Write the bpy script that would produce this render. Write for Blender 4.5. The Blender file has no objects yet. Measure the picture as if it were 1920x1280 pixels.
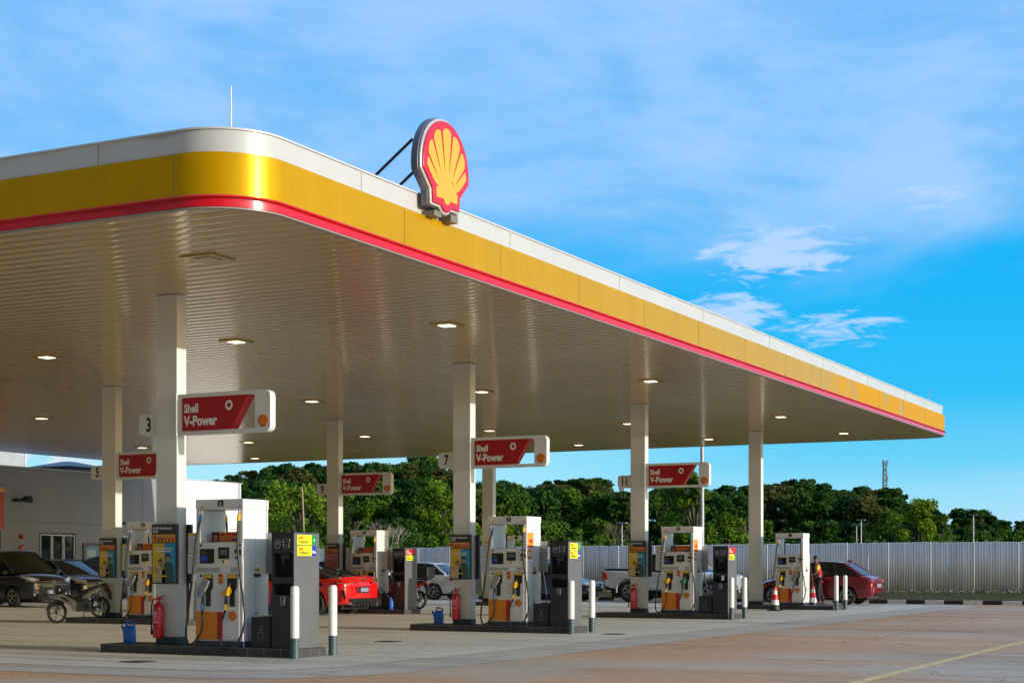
import bpy, bmesh, math, random
from mathutils import Vector, Matrix
random.seed(11)
K = 1.35                      # camera height in metres; layout numbers below are in camera heights
S = bpy.context.scene
COL = S.collection
R = math.radians
# ------------------------------------------------------------------ camera
FPX, HORIZ = 2994.0, 1060.0
YAW = R(27.27)
cam = bpy.data.cameras.new("camera"); camo = bpy.data.objects.new("camera", cam); COL.objects.link(camo)
camo.location = (0, 0, K); camo.rotation_euler = (R(90), 0, YAW)
cam.sensor_width = 36; cam.lens = FPX/1920*36; cam.shift_y = (HORIZ-640)/1920
cam.clip_start = 0.1; cam.clip_end = 8000
S.camera = camo
CS, SN = math.cos(YAW), math.sin(YAW)
def gp(px, fw):               # point at picture column px and distance fw (metres) -> world x, y
    r = (px-960)/FPX*fw
    return (CS*r-SN*fw, SN*r+CS*fw)
# ------------------------------------------------------------------ light
SUN_EL, SUN_AZ = R(10.0), R(-1.5)          # azimuth measured from +X towards +Y
sd = Vector((math.cos(SUN_EL)*math.cos(SUN_AZ), math.cos(SUN_EL)*math.sin(SUN_AZ), math.sin(SUN_EL)))
sl = bpy.data.lights.new("sun", 'SUN'); sl.energy = 3.1; sl.angle = R(0.5); sl.color = (1.0, 0.93, 0.82)
so = bpy.data.objects.new("sun", sl); COL.objects.link(so); so.rotation_euler = sd.to_track_quat('Z', 'Y').to_euler(); so.location = (60, 0, 40)
S.view_settings.view_transform = 'Standard'; S.view_settings.look = 'None'
S.view_settings.exposure = 0.3; S.view_settings.gamma = 1.0
world = bpy.data.worlds.new("World"); S.world = world; world.use_nodes = True
def build_world():
    nt = world.node_tree; N = nt.nodes; L = nt.links; N.clear()
    def nd(t, **k):
        n = N.new(t)
        for a, v in k.items(): setattr(n, a, v)
        return n
    def mth(op, a, b=None, clamp=False):
        n = nd('ShaderNodeMath', operation=op, use_clamp=clamp)
        for i, v in enumerate((a, b)):
            if v is None: continue
            if isinstance(v, (int, float)): n.inputs[i].default_value = v
            else: L.new(v, n.inputs[i])
        return n.outputs[0]
    def ramp(v, a, b, c=0.0, d=1.0):
        n = nd('ShaderNodeMapRange', interpolation_type='SMOOTHSTEP')
        L.new(v, n.inputs[0])
        for i, q in enumerate((a, b, c, d)): n.inputs[i+1].default_value = q
        return n.outputs[0]
    sky = nd('ShaderNodeTexSky', sky_type='NISHITA', sun_disc=False, sun_elevation=SUN_EL, sun_rotation=R(90)-SUN_AZ, air_density=1.0, dust_density=0.3, ozone_density=1.5)
    tc = nd('ShaderNodeTexCoord'); sp = nd('ShaderNodeSeparateXYZ'); L.new(tc.outputs['Generated'], sp.inputs[0])
    X, Y, Z = sp.outputs
    elev = mth('MULTIPLY', mth('ARCSINE', Z), 57.2958)
    az = mth('MULTIPLY', mth('ARCTAN2', X, Y), 57.2958)      # 0 = +Y, view centre about -27
    # grade of the clear air: deep cyan blue, paler towards the horizon
    hs = nd('ShaderNodeHueSaturation'); hs.inputs['Saturation'].default_value = 1.25; L.new(sky.outputs[0], hs.inputs['Color'])
    cr = nd('ShaderNodeValToRGB'); L.new(ramp(elev, 0, 40), cr.inputs[0])
    el = cr.color_ramp.elements
    el[0].position = 0.0; el[0].color = (.46, .84, 1, 1); el[1].position = 1; el[1].color = (.05, .28, .95, 1)
    for p, c in ((.022, (.15, .68, 1, 1)), (.06, (.02, .54, 1, 1)), (.17, (.0, .47, 1, 1)), (.5, (.02, .40, 1, 1))):
        e = el.new(p); e.color = c
    sc = nd('ShaderNodeVectorMath', operation='SCALE'); L.new(cr.outputs[0], sc.inputs[0]); sc.inputs['Scale'].default_value = SKYK
    m0 = nd('ShaderNodeMix', data_type='RGBA'); m0.inputs[0].default_value = .96
    L.new(hs.outputs[0], m0.inputs[6]); L.new(sc.outputs[0], m0.inputs[7])
    pl = nd('ShaderNodeMix', data_type='RGBA'); L.new(mth('MULTIPLY', ramp(az, -15, -34), ramp(elev, 10, 1.5)), pl.inputs[0]); L.new(m0.outputs[2], pl.inputs[6]); pl.inputs[7].default_value = (.45*SKYK, .86*SKYK, 1.02*SKYK, 1); m0 = pl
    # cloud field in (azimuth, elevation)
    cv = nd('ShaderNodeCombineXYZ'); L.new(az, cv.inputs[0]); L.new(elev, cv.inputs[1])
    def noise(scale, sx, sy, det, rough, off=0.0, dist=0.0, rot=0.0):
        mp = nd('ShaderNodeMapping'); L.new(cv.outputs[0], mp.inputs[0])
        mp.inputs['Scale'].default_value = (sx, sy, 1); mp.inputs['Location'].default_value = (off, off*.7, off); mp.inputs['Rotation'].default_value = (0, 0, rot)
        n = nd('ShaderNodeTexNoise'); n.inputs['Scale'].default_value = scale; n.inputs['Detail'].default_value = det
        n.inputs['Roughness'].default_value = rough; n.inputs['Distortion'].default_value = dist
        L.new(mp.outputs[0], n.inputs['Vector']); return n.outputs[0]
    veil = noise(.16, .5, 1.2, 6, .58, 3.1, .4, R(6))
    fine = noise(.9, .35, 1.3, 8, .62, 7.7, .2, R(4))
    # lower edge of the veil sinks to the left
    edge = mth('ADD', 11.2, mth('MULTIPLY', ramp(az, -33, -15), 2.2))
    vm = ramp(mth('ADD', mth('SUBTRACT', elev, edge), mth('MULTIPLY', mth('SUBTRACT', veil, .5), 10)), -4.5, 2.2)
    leftm = ramp(az, -27, -36)
    vm = mth('MAXIMUM', vm, mth('MULTIPLY', leftm, .75))
    vd = mth('MULTIPLY', vm, mth('ADD', .34, mth('MULTIPLY', ramp(mth('ADD', mth('MULTIPLY', veil, .78), mth('MULTIPLY', fine, .22)), .36, .66), .45)), True)
    low = ramp(elev, 2, 7)
    vd = mth('MULTIPLY', vd, low)
    # small puffs right of centre
    puff = noise(1.5, .42, 1.6, 10, .60, 4.3, .5, R(-8))
    def blob(a, e, ra, re):
        da = mth('DIVIDE', mth('SUBTRACT', az, a), ra); de = mth('DIVIDE', mth('SUBTRACT', elev, e), re)
        d = mth('SQRT', mth('ADD', mth('MULTIPLY', da, da), mth('MULTIPLY', de, de)))
        return ramp(d, 1.0, 0.0)
    b = mth('MAXIMUM', blob(-17.9, 11.0, 4.6, 1.7), mth('MULTIPLY', blob(-19.2, 9.0, 3.4, 1.7), .8))
    b = mth('MAXIMUM', b, mth('MULTIPLY', blob(-16, 8.2, 3.5, 1.2), .75))
    b = mth('MAXIMUM', b, mth('MULTIPLY', blob(-12.5, 12.6, 3.4, 1.0), .7))
    pm = ramp(mth('ADD', puff, mth('MULTIPLY', b, .40)), .63, .86)
    pm = mth('MULTIPLY', pm, mth('MULTIPLY', ramp(b, .0, .25), .72))
    # low bank of cloud by the right horizon and behind the shop
    hb = mth('MULTIPLY', ramp(noise(.6, .25, 2.4, 6, .55, 5.2), .47, .62), mth('MULTIPLY', blob(-8, 2.2, 9, 1.6), .55))
    hb2 = mth('MULTIPLY', ramp(noise(.8, .8, 1.3, 6, .55, 9.2), .40, .50), blob(-46, 3.2, 6, 2.2))
    dens = mth('MAXIMUM', mth('MAXIMUM', vd, pm), mth('MAXIMUM', hb, hb2), True)
    m1 = nd('ShaderNodeMix', data_type='RGBA'); L.new(dens, m1.inputs[0]); L.new(m0.outputs[2], m1.inputs[6])
    m1.inputs[7].default_value = (.46*SKYK, .70*SKYK, 1.04*SKYK, 1)
    mp_ = nd('ShaderNodeMix', data_type='RGBA'); L.new(mth('MULTIPLY', pm, .6), mp_.inputs[0]); L.new(m1.outputs[2], mp_.inputs[6]); mp_.inputs[7].default_value = (.66*SKYK, .80*SKYK, 1.06*SKYK, 1); m1 = mp_
    m2 = nd('ShaderNodeMix', data_type='RGBA'); L.new(hb2, m2.inputs[0]); L.new(m1.outputs[2], m2.inputs[6]); m2.inputs[7].default_value = (1.05*SKYK, .95*SKYK, .85*SKYK, 1)
    # the bright veiled air fills the north-western sky; unseen sky is brightened overhead and sunward, dimmed behind, to shape the light
    daz = mth('ABSOLUTE', mth('ADD', az, 30)); front = mth('MAXIMUM', ramp(daz, 95, 50), mth('MULTIPLY', ramp(elev, 38, 62), .95))
    back = nd('ShaderNodeVectorMath', operation='SCALE'); L.new(hs.outputs[0], back.inputs[0]); L.new(mth('ADD', .34, mth('MULTIPLY', ramp(mth('ABSOLUTE', mth('SUBTRACT', az, 88)), 75, 10), 1.5)), back.inputs['Scale'])
    m3 = nd('ShaderNodeMix', data_type='RGBA'); L.new(front, m3.inputs[0]); L.new(back.outputs[0], m3.inputs[6]); L.new(m2.outputs[2], m3.inputs[7]); m2 = m3
    bg = nd('ShaderNodeBackground'); bg.inputs[1].default_value = .12; L.new(m2.outputs[2], bg.inputs[0])
    out = nd('ShaderNodeOutputWorld'); L.new(bg.outputs[0], out.inputs[0])
SKYK = 6.6
build_world()
# ------------------------------------------------------------------ materials
MATS = {}
def mat(name, c, rough=.5, metal=0.0, var=.06, vs=3.0, bump=0.0, bs=60.0, emit=0.0, coat=0.0, spec=.5, alpha=None, trans=0.0, stretch=None):
    if name in MATS: return MATS[name]
    m = bpy.data.materials.new(name); m.use_nodes = True; MATS[name] = m
    nt = m.node_tree; b = nt.nodes['Principled BSDF']
    b.inputs['Roughness'].default_value = rough; b.inputs['Metallic'].default_value = metal
    b.inputs['Specular IOR Level'].default_value = spec
    b.inputs['Coat Weight'].default_value = coat; b.inputs['Coat Roughness'].default_value = .04
    b.inputs['Transmission Weight'].default_value = trans
    if emit: b.inputs['Emission Color'].default_value = (*c, 1); b.inputs['Emission Strength'].default_value = emit
    tc = nt.nodes.new('ShaderNodeTexCoord'); mp = nt.nodes.new('ShaderNodeMapping'); nt.links.new(tc.outputs['Object'], mp.inputs[0])
    if stretch: mp.inputs['Scale'].default_value = stretch
    n = nt.nodes.new('ShaderNodeTexNoise'); n.inputs['Scale'].default_value = vs; n.inputs['Detail'].default_value = 6; n.inputs['Roughness'].default_value = .6
    nt.links.new(mp.outputs[0], n.inputs['Vector'])
    r = nt.nodes.new('ShaderNodeValToRGB'); nt.links.new(n.outputs[0], r.inputs[0])
    r.color_ramp.elements[0].position = .3; r.color_ramp.elements[1].position = .7
    r.color_ramp.elements[0].color = (*[max(0, v*(1-var*1.6)) for v in c], 1); r.color_ramp.elements[1].color = (*[min(1, v*(1+var)) for v in c], 1)
    nt.links.new(r.outputs[0], b.inputs['Base Color'])
    if bump:
        n2 = nt.nodes.new('ShaderNodeTexNoise'); n2.inputs['Scale'].default_value = bs; n2.inputs['Detail'].default_value = 4
        nt.links.new(tc.outputs['Object'], n2.inputs['Vector'])
        bp = nt.nodes.new('ShaderNodeBump'); bp.inputs['Strength'].default_value = bump; bp.inputs['Distance'].default_value = .02
        nt.links.new(n2.outputs[0], bp.inputs['Height']); nt.links.new(bp.outputs[0], b.inputs['Normal'])
    return m
white = mat('white_paint', (.74, .735, .72), .32, var=.03, vs=1.5, coat=.3)
colw = mat('column_paint', (.72, .71, .68), .28, var=.03, vs=1.2, coat=.4)
pumpw = mat('pump_white', (.76, .75, .74), .30, var=.03, vs=2, coat=.3)
pumptrim = mat('pump_trim', (.62, .58, .55), .4, var=.05)
black = mat('black_plastic', (.012, .012, .013), .35)
rubber = mat('black_rubber', (.016, .016, .016), .55)
screenm = mat('screen_glass', (.006, .007, .009), .08)
lcd = mat('lcd', (.10, .16, .17), .15)
blueg = mat('blue_sticker', (.02, .05, .45), .3)
steel = mat('steel', (.45, .45, .46), .28, .9)
galv = mat('galvanised', (.42, .43, .44), .45, .5, var=.12)
orange = mat('orange_panel', (.78, .24, .01), .35, var=.04)
redp = mat('red_panel', (.55, .004, .006), .35, var=.04)
redsign = mat('red_sign', (.42, .002, .006), .3, var=.04)
logor = mat('logo_red', (.60, .003, .02), .28, var=.03, coat=.5)
logoy = mat('logo_yellow', (.74, .40, .004), .32, var=.03, coat=.5)
yel = mat('yellow_plastic', (.85, .45, .01), .35)
lemon = mat('lemon_sticker', (.90, .78, .01), .35)
greenp = mat('green_sticker', (.01, .28, .06), .35)
greenn = mat('green_plastic', (.01, .22, .08), .35)
bluep = mat('blue_plastic', (.015, .16, .62), .38, var=.05)
blued = mat('blue_coupling', (.03, .13, .35), .35)
paper = mat('paper', (.72, .73, .76), .6, var=.03)
inkg = mat('grey_ink', (.28, .29, .32), .6)
textw = mat('white_lettering', (.82, .81, .78), .4)
textdim = mat('grey_lettering', (.30, .31, .34), .5)
ink = mat('black_lettering', (.01, .01, .012), .5)
plinth = mat('slate_plinth', (.035, .055, .072), .45)
slate = mat('bollard_slate', (.055, .095, .11), .45, var=.08)
bolw = mat('bollard_white', (.80, .80, .77), .4, var=.05, vs=9)
bindark = mat('bin_dark', (.028, .031, .038), .38, var=.1)
bingrey = mat('bin_grey', (.135, .138, .14), .45, .1, var=.05)
cavity = mat('dark_recess', (.006, .006, .007), .7)
firered = mat('extinguisher_red', (.60, .008, .014), .25, coat=.5)
postg = mat('poster_frame', (.035, .038, .045), .4)
postor = mat('poster_orange', (.80, .30, .02), .45)
posty = mat('poster_yellow', (.75, .48, .03), .45)
postb = mat('poster_blue', (.03, .34, .58), .45)
postp = mat('poster_pink', (.55, .22, .22), .45)
skin = mat('skin', (.20, .085, .045), .5)
skinl = mat('poster_skin', (.42, .22, .14), .5)
hairm = mat('hair', (.006, .005, .005), .45)
cloth1 = mat('poster_cream', (.55, .45, .32), .6)
cloth2 = mat('poster_green', (.06, .10, .08), .6)
chrome = mat('chrome', (.75, .75, .76), .08, 1.0)
glassd = mat('car_glass', (.012, .02, .022), .04, spec=.6)
glassl = mat('car_glass_pale', (.05, .065, .08), .05, spec=.7)
tyrem = mat('tyre', (.014, .014, .014), .7)
rimm = mat('rim', (.40, .40, .41), .3, .8)
rimd = mat('rim_dark', (.03, .03, .032), .3, .7)
lampr = mat('tail_lamp', (.35, .004, .008), .12, coat=1)
lampw = mat('head_lamp', (.6, .62, .65), .08, .3, coat=1)
platem = mat('plate', (.28, .30, .42), .4)
# ------------------------------------------------------------------ mesh helper
class MB:
    def __init__(s, k=K): s.v = []; s.f = []; s.m = []; s.k = k; s.cur = 0; s.M = Matrix.Identity(4)
    def mt(s, i): s.cur = i; return s
    def add(s, vs, fs, mi=None):
        o = len(s.v); s.v += [tuple(s.M @ Vector(p)) for p in vs]
        for f in fs: s.f.append([o+i for i in f]); s.m.append(s.cur if mi is None else mi)
        return s
    def box(s, x0, x1, y0, y1, z0, z1, mi=None):
        vs = [(x, y, z) for z in (z0, z1) for y in (y0, y1) for x in (x0, x1)]
        return s.add(vs, [(0,2,3,1),(4,5,7,6),(0,1,5,4),(2,6,7,3),(0,4,6,2),(1,3,7,5)], mi)
    def tube(s, pts, r, n=10, mi=None, cap=True):
        pts = [Vector(p) for p in pts]; rs = r if isinstance(r, (list, tuple)) else [r]*len(pts)
        vs = []; prev = None
        for i, p in enumerate(pts):
            t = (pts[min(i+1, len(pts)-1)]-pts[max(i-1, 0)]).normalized()
            if prev is None:
                a = Vector((0, 0, 1)) if abs(t.z) < .9 else Vector((1, 0, 0)); u = t.cross(a).normalized()
            else:
                u = (prev - t*prev.dot(t)).normalized()
            prev = u; w = t.cross(u)
            for j in range(n):
                an = 2*math.pi*j/n; vs.append(p+(u*math.cos(an)+w*math.sin(an))*rs[i])
        fs = [(i*n+j, i*n+(j+1)%n, (i+1)*n+(j+1)%n, (i+1)*n+j) for i in range(len(pts)-1) for j in range(n)]
        if cap: fs += [tuple(range(n))[::-1], tuple((len(pts)-1)*n+j for j in range(n))]
        return s.add(vs, fs, mi)
    def curve(s, pts, r, n=8, sub=6, mi=None):
        P = [Vector(p) for p in pts]; out = []
        for i in range(len(P)-1):
            a, b, c, d = P[max(i-1, 0)], P[i], P[i+1], P[min(i+2, len(P)-1)]
            for j in range(sub):
                t = j/sub
                out.append(.5*((2*b)+(c-a)*t+(2*a-5*b+4*c-d)*t*t+(3*b-a-3*c+d)*t**3))
        out.append(P[-1]); return s.tube(out, r, n, mi)
    def lathe(s, prof, n=24, axis='z', c=(0,0,0), mi=None, closed=False):
        vs = []
        for (r, h) in prof:
            for j in range(n):
                a = 2*math.pi*j/n; x, y = r*math.cos(a), r*math.sin(a)
                p = {'z': (x, y, h), 'y': (x, h, y), 'x': (h, x, y)}[axis]
                vs.append((p[0]+c[0], p[1]+c[1], p[2]+c[2]))
        m = len(prof); rng = m if closed else m-1
        fs = [(i*n+j, i*n+(j+1)%n, ((i+1)%m)*n+(j+1)%n, ((i+1)%m)*n+j) for i in range(rng) for j in range(n)]
        if not closed:
            if prof[0][0] > 1e-6: fs.append(tuple(range(n))[::-1])
            if prof[-1][0] > 1e-6: fs.append(tuple((m-1)*n+j for j in range(n)))
        return s.add(vs, fs, mi)
    def poly(s, pts, d0, d1, plane='xz', mi=None, ms=None):
        """extrude a 2-D outline; plane xz -> thickness along y from d0 (front) to d1"""
        def P(a, b, d): return {'xz': (a, d, b), 'yz': (d, a, b), 'xy': (a, b, d)}[plane]
        n = len(pts); vs = [P(a, b, d0) for a, b in pts]+[P(a, b, d1) for a, b in pts]
        s.add(vs, [tuple(range(n)), tuple(range(n, 2*n))[::-1]], mi)
        return s.add(vs, [(i, n+i, n+(i+1) % n, (i+1) % n) for i in range(n)], mi if ms is None else ms)
    def ell(s, c, r, n=12, mi=None):
        vs = []; m = n//2
        for i in range(m+1):
            t = math.pi*i/m
            for j in range(n):
                a = 2*math.pi*j/n
                vs.append((c[0]+r[0]*math.sin(t)*math.cos(a), c[1]+r[1]*math.sin(t)*math.sin(a), c[2]+r[2]*math.cos(t)))
        return s.add(vs, [(i*n+j, i*n+(j+1)%n, (i+1)*n+(j+1)%n, (i+1)*n+j) for i in range(m) for j in range(n)], mi)
    def text(s, txt, size, x, z, y=0, plane='xz', align='LEFT', bold=0.0, mi=None, depth=.002, sx=1.0):
        vs, fs = text_geo(txt, size, align, bold, depth)
        if plane == 'xz': vv = [(x+a*sx, y-c, z+b) for a, b, c in vs]
        elif plane == 'yz': vv = [(y+c, x+a*sx, z+b) for a, b, c in vs]
        elif plane == 'zx-': vv = [(x-a*sx, y+c, z+b) for a, b, c in vs]
        return s.add(vv, fs, mi)
    def build(s, name, mats, parent=None, smooth=False, bevel=0.0, seg=2, loc=None):
        me = bpy.data.meshes.new(name); me.from_pydata([(a*s.k, b*s.k, c*s.k) for a, b, c in s.v], [], s.f)
        for m in (mats if isinstance(mats, (list, tuple)) else [mats]): me.materials.append(m)
        for p, i in zip(me.polygons, s.m): p.material_index = i
        bm = bmesh.new(); bm.from_mesh(me); bmesh.ops.remove_doubles(bm, verts=bm.verts, dist=1e-6)
        bmesh.ops.recalc_face_normals(bm, faces=bm.faces); bm.to_mesh(me); bm.free()
        if smooth:
            me.polygons.foreach_set('use_smooth', [True]*len(me.polygons))
            if smooth != 'all': me.set_sharp_from_angle(angle=R(40))
        o = bpy.data.objects.new(name, me); COL.objects.link(o); o.parent = parent
        if loc: o.location = [c*s.k for c in loc]
        if bevel:
            b = o.modifiers.new('bevel', 'BEVEL'); b.width = bevel; b.segments = seg; b.limit_method = 'ANGLE'; b.angle_limit = R(35)
        return o
_tc = {}
def text_geo(txt, size, align, bold, depth):
    key = (txt, align, bold/size if size else 0)
    if key not in _tc:
        cu = bpy.data.curves.new('t', 'FONT'); cu.body = txt; cu.size = 1; cu.align_x = align; cu.offset = bold/size; cu.extrude = 0; cu.resolution_u = 3
        o = bpy.data.objects.new('t', cu); COL.objects.link(o)
        dg = bpy.context.evaluated_depsgraph_get(); me = bpy.data.meshes.new_from_object(o.evaluated_get(dg))
        _tc[key] = ([tuple(v.co) for v in me.vertices], [tuple(p.vertices) for p in me.polygons])
        bpy.data.objects.remove(o); bpy.data.curves.remove(cu); bpy.data.meshes.remove(me)
    vs, fs = _tc[key]
    return [(a*size, b*size, depth) for a, b, c in vs], fs
def tag(o, label=None, cat=None, group=None, kind=None):
    for k, v in (('label', label), ('category', cat), ('group', group), ('kind', kind)):
        if v: o[k] = v
    return o
def thing(name, label, cat, loc=(0,0,0), rz=0.0, group=None, k=K):
    o = bpy.data.objects.new(name, None); COL.objects.link(o); o.empty_display_size = .2
    o.location = (loc[0]*k, loc[1]*k, loc[2]*k); o.rotation_euler = (0, 0, rz)
    return tag(o, label, cat, group)
def clone(o, parent=None):
    c = o.copy(); COL.objects.link(c); c.parent = parent
    for ch in [q for q in bpy.data.objects if q.parent == o]: clone(ch, c)
    return c
# ------------------------------------------------------------------ ground
def ground_mat(name, base, dark, pale, scale, streak, rough=.85, bump=.25, tint=None, joint=0, spec=.18):
    m = bpy.data.materials.new(name); m.use_nodes = True; nt = m.node_tree; N = nt.nodes; L = nt.links; b = N['Principled BSDF']
    tc = N.new('ShaderNodeTexCoord')
    def noise(sc, st, det=8, ro=.65, off=0):
        mp = N.new('ShaderNodeMapping'); L.new(tc.outputs['Object'], mp.inputs[0]); mp.inputs['Scale'].default_value = st; mp.inputs['Location'].default_value = (off, off, 0)
        n = N.new('ShaderNodeTexNoise'); n.inputs['Scale'].default_value = sc; n.inputs['Detail'].default_value = det; n.inputs['Roughness'].default_value = ro
        L.new(mp.outputs[0], n.inputs['Vector']); return n.outputs[0]
    def rampc(v, stops):
        r = N.new('ShaderNodeValToRGB'); L.new(v, r.inputs[0]); e = r.color_ramp.elements
        e[0].position, e[0].color = stops[0][0], (*stops[0][1], 1); e[1].position, e[1].color = stops[-1][0], (*stops[-1][1], 1)
        for p, c in stops[1:-1]: q = e.new(p); q.color = (*c, 1)
        return r.outputs[0]
    def mix(f, a, bb, mode='MIX'):
        n = N.new('ShaderNodeMix'); n.data_type = 'RGBA'; n.blend_type = mode
        if isinstance(f, float): n.inputs[0].default_value = f
        else: L.new(f, n.inputs[0])
        L.new(a, n.inputs[6])
        if isinstance(bb, tuple): n.inputs[7].default_value = (*bb, 1)
        else: L.new(bb, n.inputs[7])
        return n.outputs[2]
    big = rampc(noise(scale, streak), [(.30, dark), (.47, base), (.60, base), (.74, pale)])
    fine = rampc(noise(9, (1, 1, 1), 6, .7, 3), [(.3, (.80, .80, .80)), (.7, (1.12, 1.12, 1.12))])
    c = mix(1.0, big, fine, 'MULTIPLY')
    sp = rampc(noise(2.2, (1, .5, 1), 10, .75, 9), [(.62, (0, 0, 0)), (.70, (.6, .6, .6))])
    c = mix(sp, c, pale)
    st = rampc(noise(.35, (.3, 1.6, 1), 9, .72, 21), [(.53, (0, 0, 0)), (.64, (.8, .8, .8))])
    c = mix(st, c, dark)
    if tint: c = mix(rampc(noise(.12, (1, 1.4, 1), 5, .5, 33), [(.50, (0, 0, 0)), (.60, (.75, .75, .75))]), c, tint)
    sk = rampc(noise(1.6, (.05, 1.5, 1), 7, .7, 51), [(.55, (0, 0, 0)), (.63, (.5, .5, .5))])
    c = mix(sk, c, tuple(v*.6 for v in dark))
    wl_ = rampc(noise(2.4, (.10, 2.2, 1), 6, .75, 71), [(.63, (0, 0, 0)), (.68, (.55, .55, .55))])
    c = mix(wl_, c, pale)
    vo = N.new('ShaderNodeTexVoronoi'); vo.feature = 'DISTANCE_TO_EDGE'; vo.inputs['Scale'].default_value = .16
    mpv = N.new('ShaderNodeMapping'); L.new(tc.outputs['Object'], mpv.inputs[0]); nz = N.new('ShaderNodeTexNoise'); nz.inputs['Scale'].default_value = .9; nz.inputs['Detail'].default_value = 8; L.new(tc.outputs['Object'], nz.inputs['Vector'])
    va = N.new('ShaderNodeVectorMath'); va.operation = 'MULTIPLY_ADD'; L.new(nz.outputs['Color'], va.inputs[0]); va.inputs[1].default_value = (2.2, 2.2, 0); L.new(tc.outputs['Object'], va.inputs[2]); L.new(va.outputs[0], vo.inputs['Vector'])
    c = mix(rampc(vo.outputs['Distance'], [(.0, (.7, .7, .7)), (.004, (0, 0, 0))]), c, tuple(v*.4 for v in dark))
    if joint:
        br = N.new('ShaderNodeTexBrick'); L.new(tc.outputs['Object'], br.inputs['Vector']); br.offset = 0; br.inputs['Scale'].default_value = 1
        br.inputs['Brick Width'].default_value = joint; br.inputs['Row Height'].default_value = joint; br.inputs['Mortar Size'].default_value = .012; br.inputs['Mortar Smooth'].default_value = .2
        c = mix(br.outputs['Fac'], c, tuple(v*.55 for v in dark))
    L.new(c, b.inputs['Base Color']); b.inputs['Roughness'].default_value = rough
    rr = N.new('ShaderNodeMapRange'); L.new(noise(.5, (.5, 1.2, 1), 6, .6, 5), rr.inputs[0]); rr.inputs[1].default_value = .35; rr.inputs[2].default_value = .65; rr.inputs[3].default_value = rough-.22; rr.inputs[4].default_value = rough+.08
    L.new(rr.outputs[0], b.inputs['Roughness'])
    bp = N.new('ShaderNodeBump'); bp.inputs['Strength'].default_value = bump; bp.inputs['Distance'].default_value = .01
    b.inputs['Specular IOR Level'].default_value = spec; L.new(noise(45, (1, 1, 1), 5, .7), bp.inputs['Height']); L.new(bp.outputs[0], b.inputs['Normal'])
    return m
earth = ground_mat('earth', (.05, .075, .02), (.03, .05, .012), (.12, .11, .05), .05, (1, 1, 1), .95)
pavem = ground_mat('brown_pavement', (.68, .39, .20), (.42, .26, .155), (.80, .57, .36), .16, (.55, 1.5, 1), .78, .35, tint=(.60, .475, .33))
concm = ground_mat('concrete', (.76, .71, .58), (.52, .475, .385), (.84, .80, .68), .3, (.35, 1.3, 1), .72, .2, joint=6.57)
apronm = ground_mat('grey_apron', (.63, .54, .42), (.45, .39, .31), (.72, .65, .54), .3, (.5, 1.3, 1), .75, .25)
def sheet(name, pts, z, m, kind='structure'):
    b = MB(); b.add([(x, y, 0) for x, y in pts], [tuple(range(len(pts)))]); o = b.build(name, m); o.location.z = z
    return tag(o, kind=kind)
sheet('ground', [(-2200, -600), (1500, -600), (1500, 3000), (-2200, 3000)], -.004, earth)
sheet('pavement', [(-60, -40), (60, -40), (60, 41.9), (-60, 41.9)], 0.0, pavem)
def rr_pts(x0, x1, y0, y1, r, n=10):
    out = []
    for cx, cy, a0 in ((x1-r, y0+r, -90), (x1-r, y1-r, 0), (x0+r, y1-r, 90), (x0+r, y0+r, 180)):
        for i in range(n+1):
            a = R(a0+90*i/n); out.append((cx+r*math.cos(a), cy+r*math.sin(a)))
    return out
sheet('apron', rr_pts(-59, -7.75, 11.3, 41.2, 1.6), .004, apronm)
sheet('forecourt', rr_pts(-58, -8.7, 12.15, 40.2, 1.2), .008, concm)
yl = mat('road_yellow', (.90, .64, .30), .8, var=.2, vs=6, spec=.05)
b = MB(); b.box(-3.70, -3.59, 2, 30, 0, .0005); tag(b.build('bay_line', yl, loc=(0, 0, .0035)), kind='structure')
b = MB(); b.box(-3.585, 0.6, 18.87, 18.94, 0, .0005); tag(b.build('cross_line', yl, loc=(0, 0, .0035)), kind='structure')
drain = mat('drain_iron', (.02, .02, .02), .6)
for (px, y) in ((258, 1241), (727, 1203), (1152, 1189)):
    fw = FPX/(y-HORIZ); x, yy = gp(px, fw)
    b = MB(); b.box(-.14, .14, -.14, .14, 0, .004)
    for i in range(6): b.box(-.12+i*.042, -.10+i*.042, -.12, .12, .004, .008)
    o = b.build('drain_grate', drain); o.location = (x*K, yy*K, .009); tag(o, {258: 'small dark iron drain grate nearest the camera in front of island 3', 727: 'small dark iron drain grate in front of the island signed 7', 1152: 'small dark iron drain grate in front of the island signed 11'}[px], 'drain', 'drain grates in the forecourt')
# kerb and verge
kw = mat('kerb_white', (.66, .66, .63), .7, var=.15, vs=8); kb = mat('kerb_black', (.022, .022, .026), .7, var=.2)
kf = mat('kerb_faded', (.36, .36, .35), .8, var=.3, vs=6)
KY = 41.9
b = MB(); x = -34.0; i = 0
while x < 16:
    b.box(x, x+.488, KY, KY+.13, -.02, .105, i % 2); x += .49; i += 1
tag(b.build('kerb', [kw, kb], bevel=.01), kind='structure')
grassg = ground_mat('verge_grass', (.10, .095, .03), (.12, .085, .04), (.18, .15, .07), .6, (1, 2, 1), .95, .6)
FY = 44.0
def verge_z(x, t): return .09+t*(.12+.14*max(0, min(1, (x+24)/17)))
b = MB(); xs = [-33+i*1.0 for i in range(60)]
rows = [KY+.13+(FY+1.5-KY-.13)*j/8 for j in range(9)]
vv = []; ff = []
for j, y in enumerate(rows):
    t = min(1, (y-KY-.13)/(FY-KY-.13))
    for x in xs: vv.append((x, y, verge_z(x, t)+random.uniform(-.012, .012)*(0 < j)))
n = len(xs)
for j in range(8):
    for i in range(n-1): ff.append((j*n+i, j*n+i+1, (j+1)*n+i+1, (j+1)*n+i))
b.add(vv, ff); tag(b.build('verge', grassg, smooth='all'), kind='structure')
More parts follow.
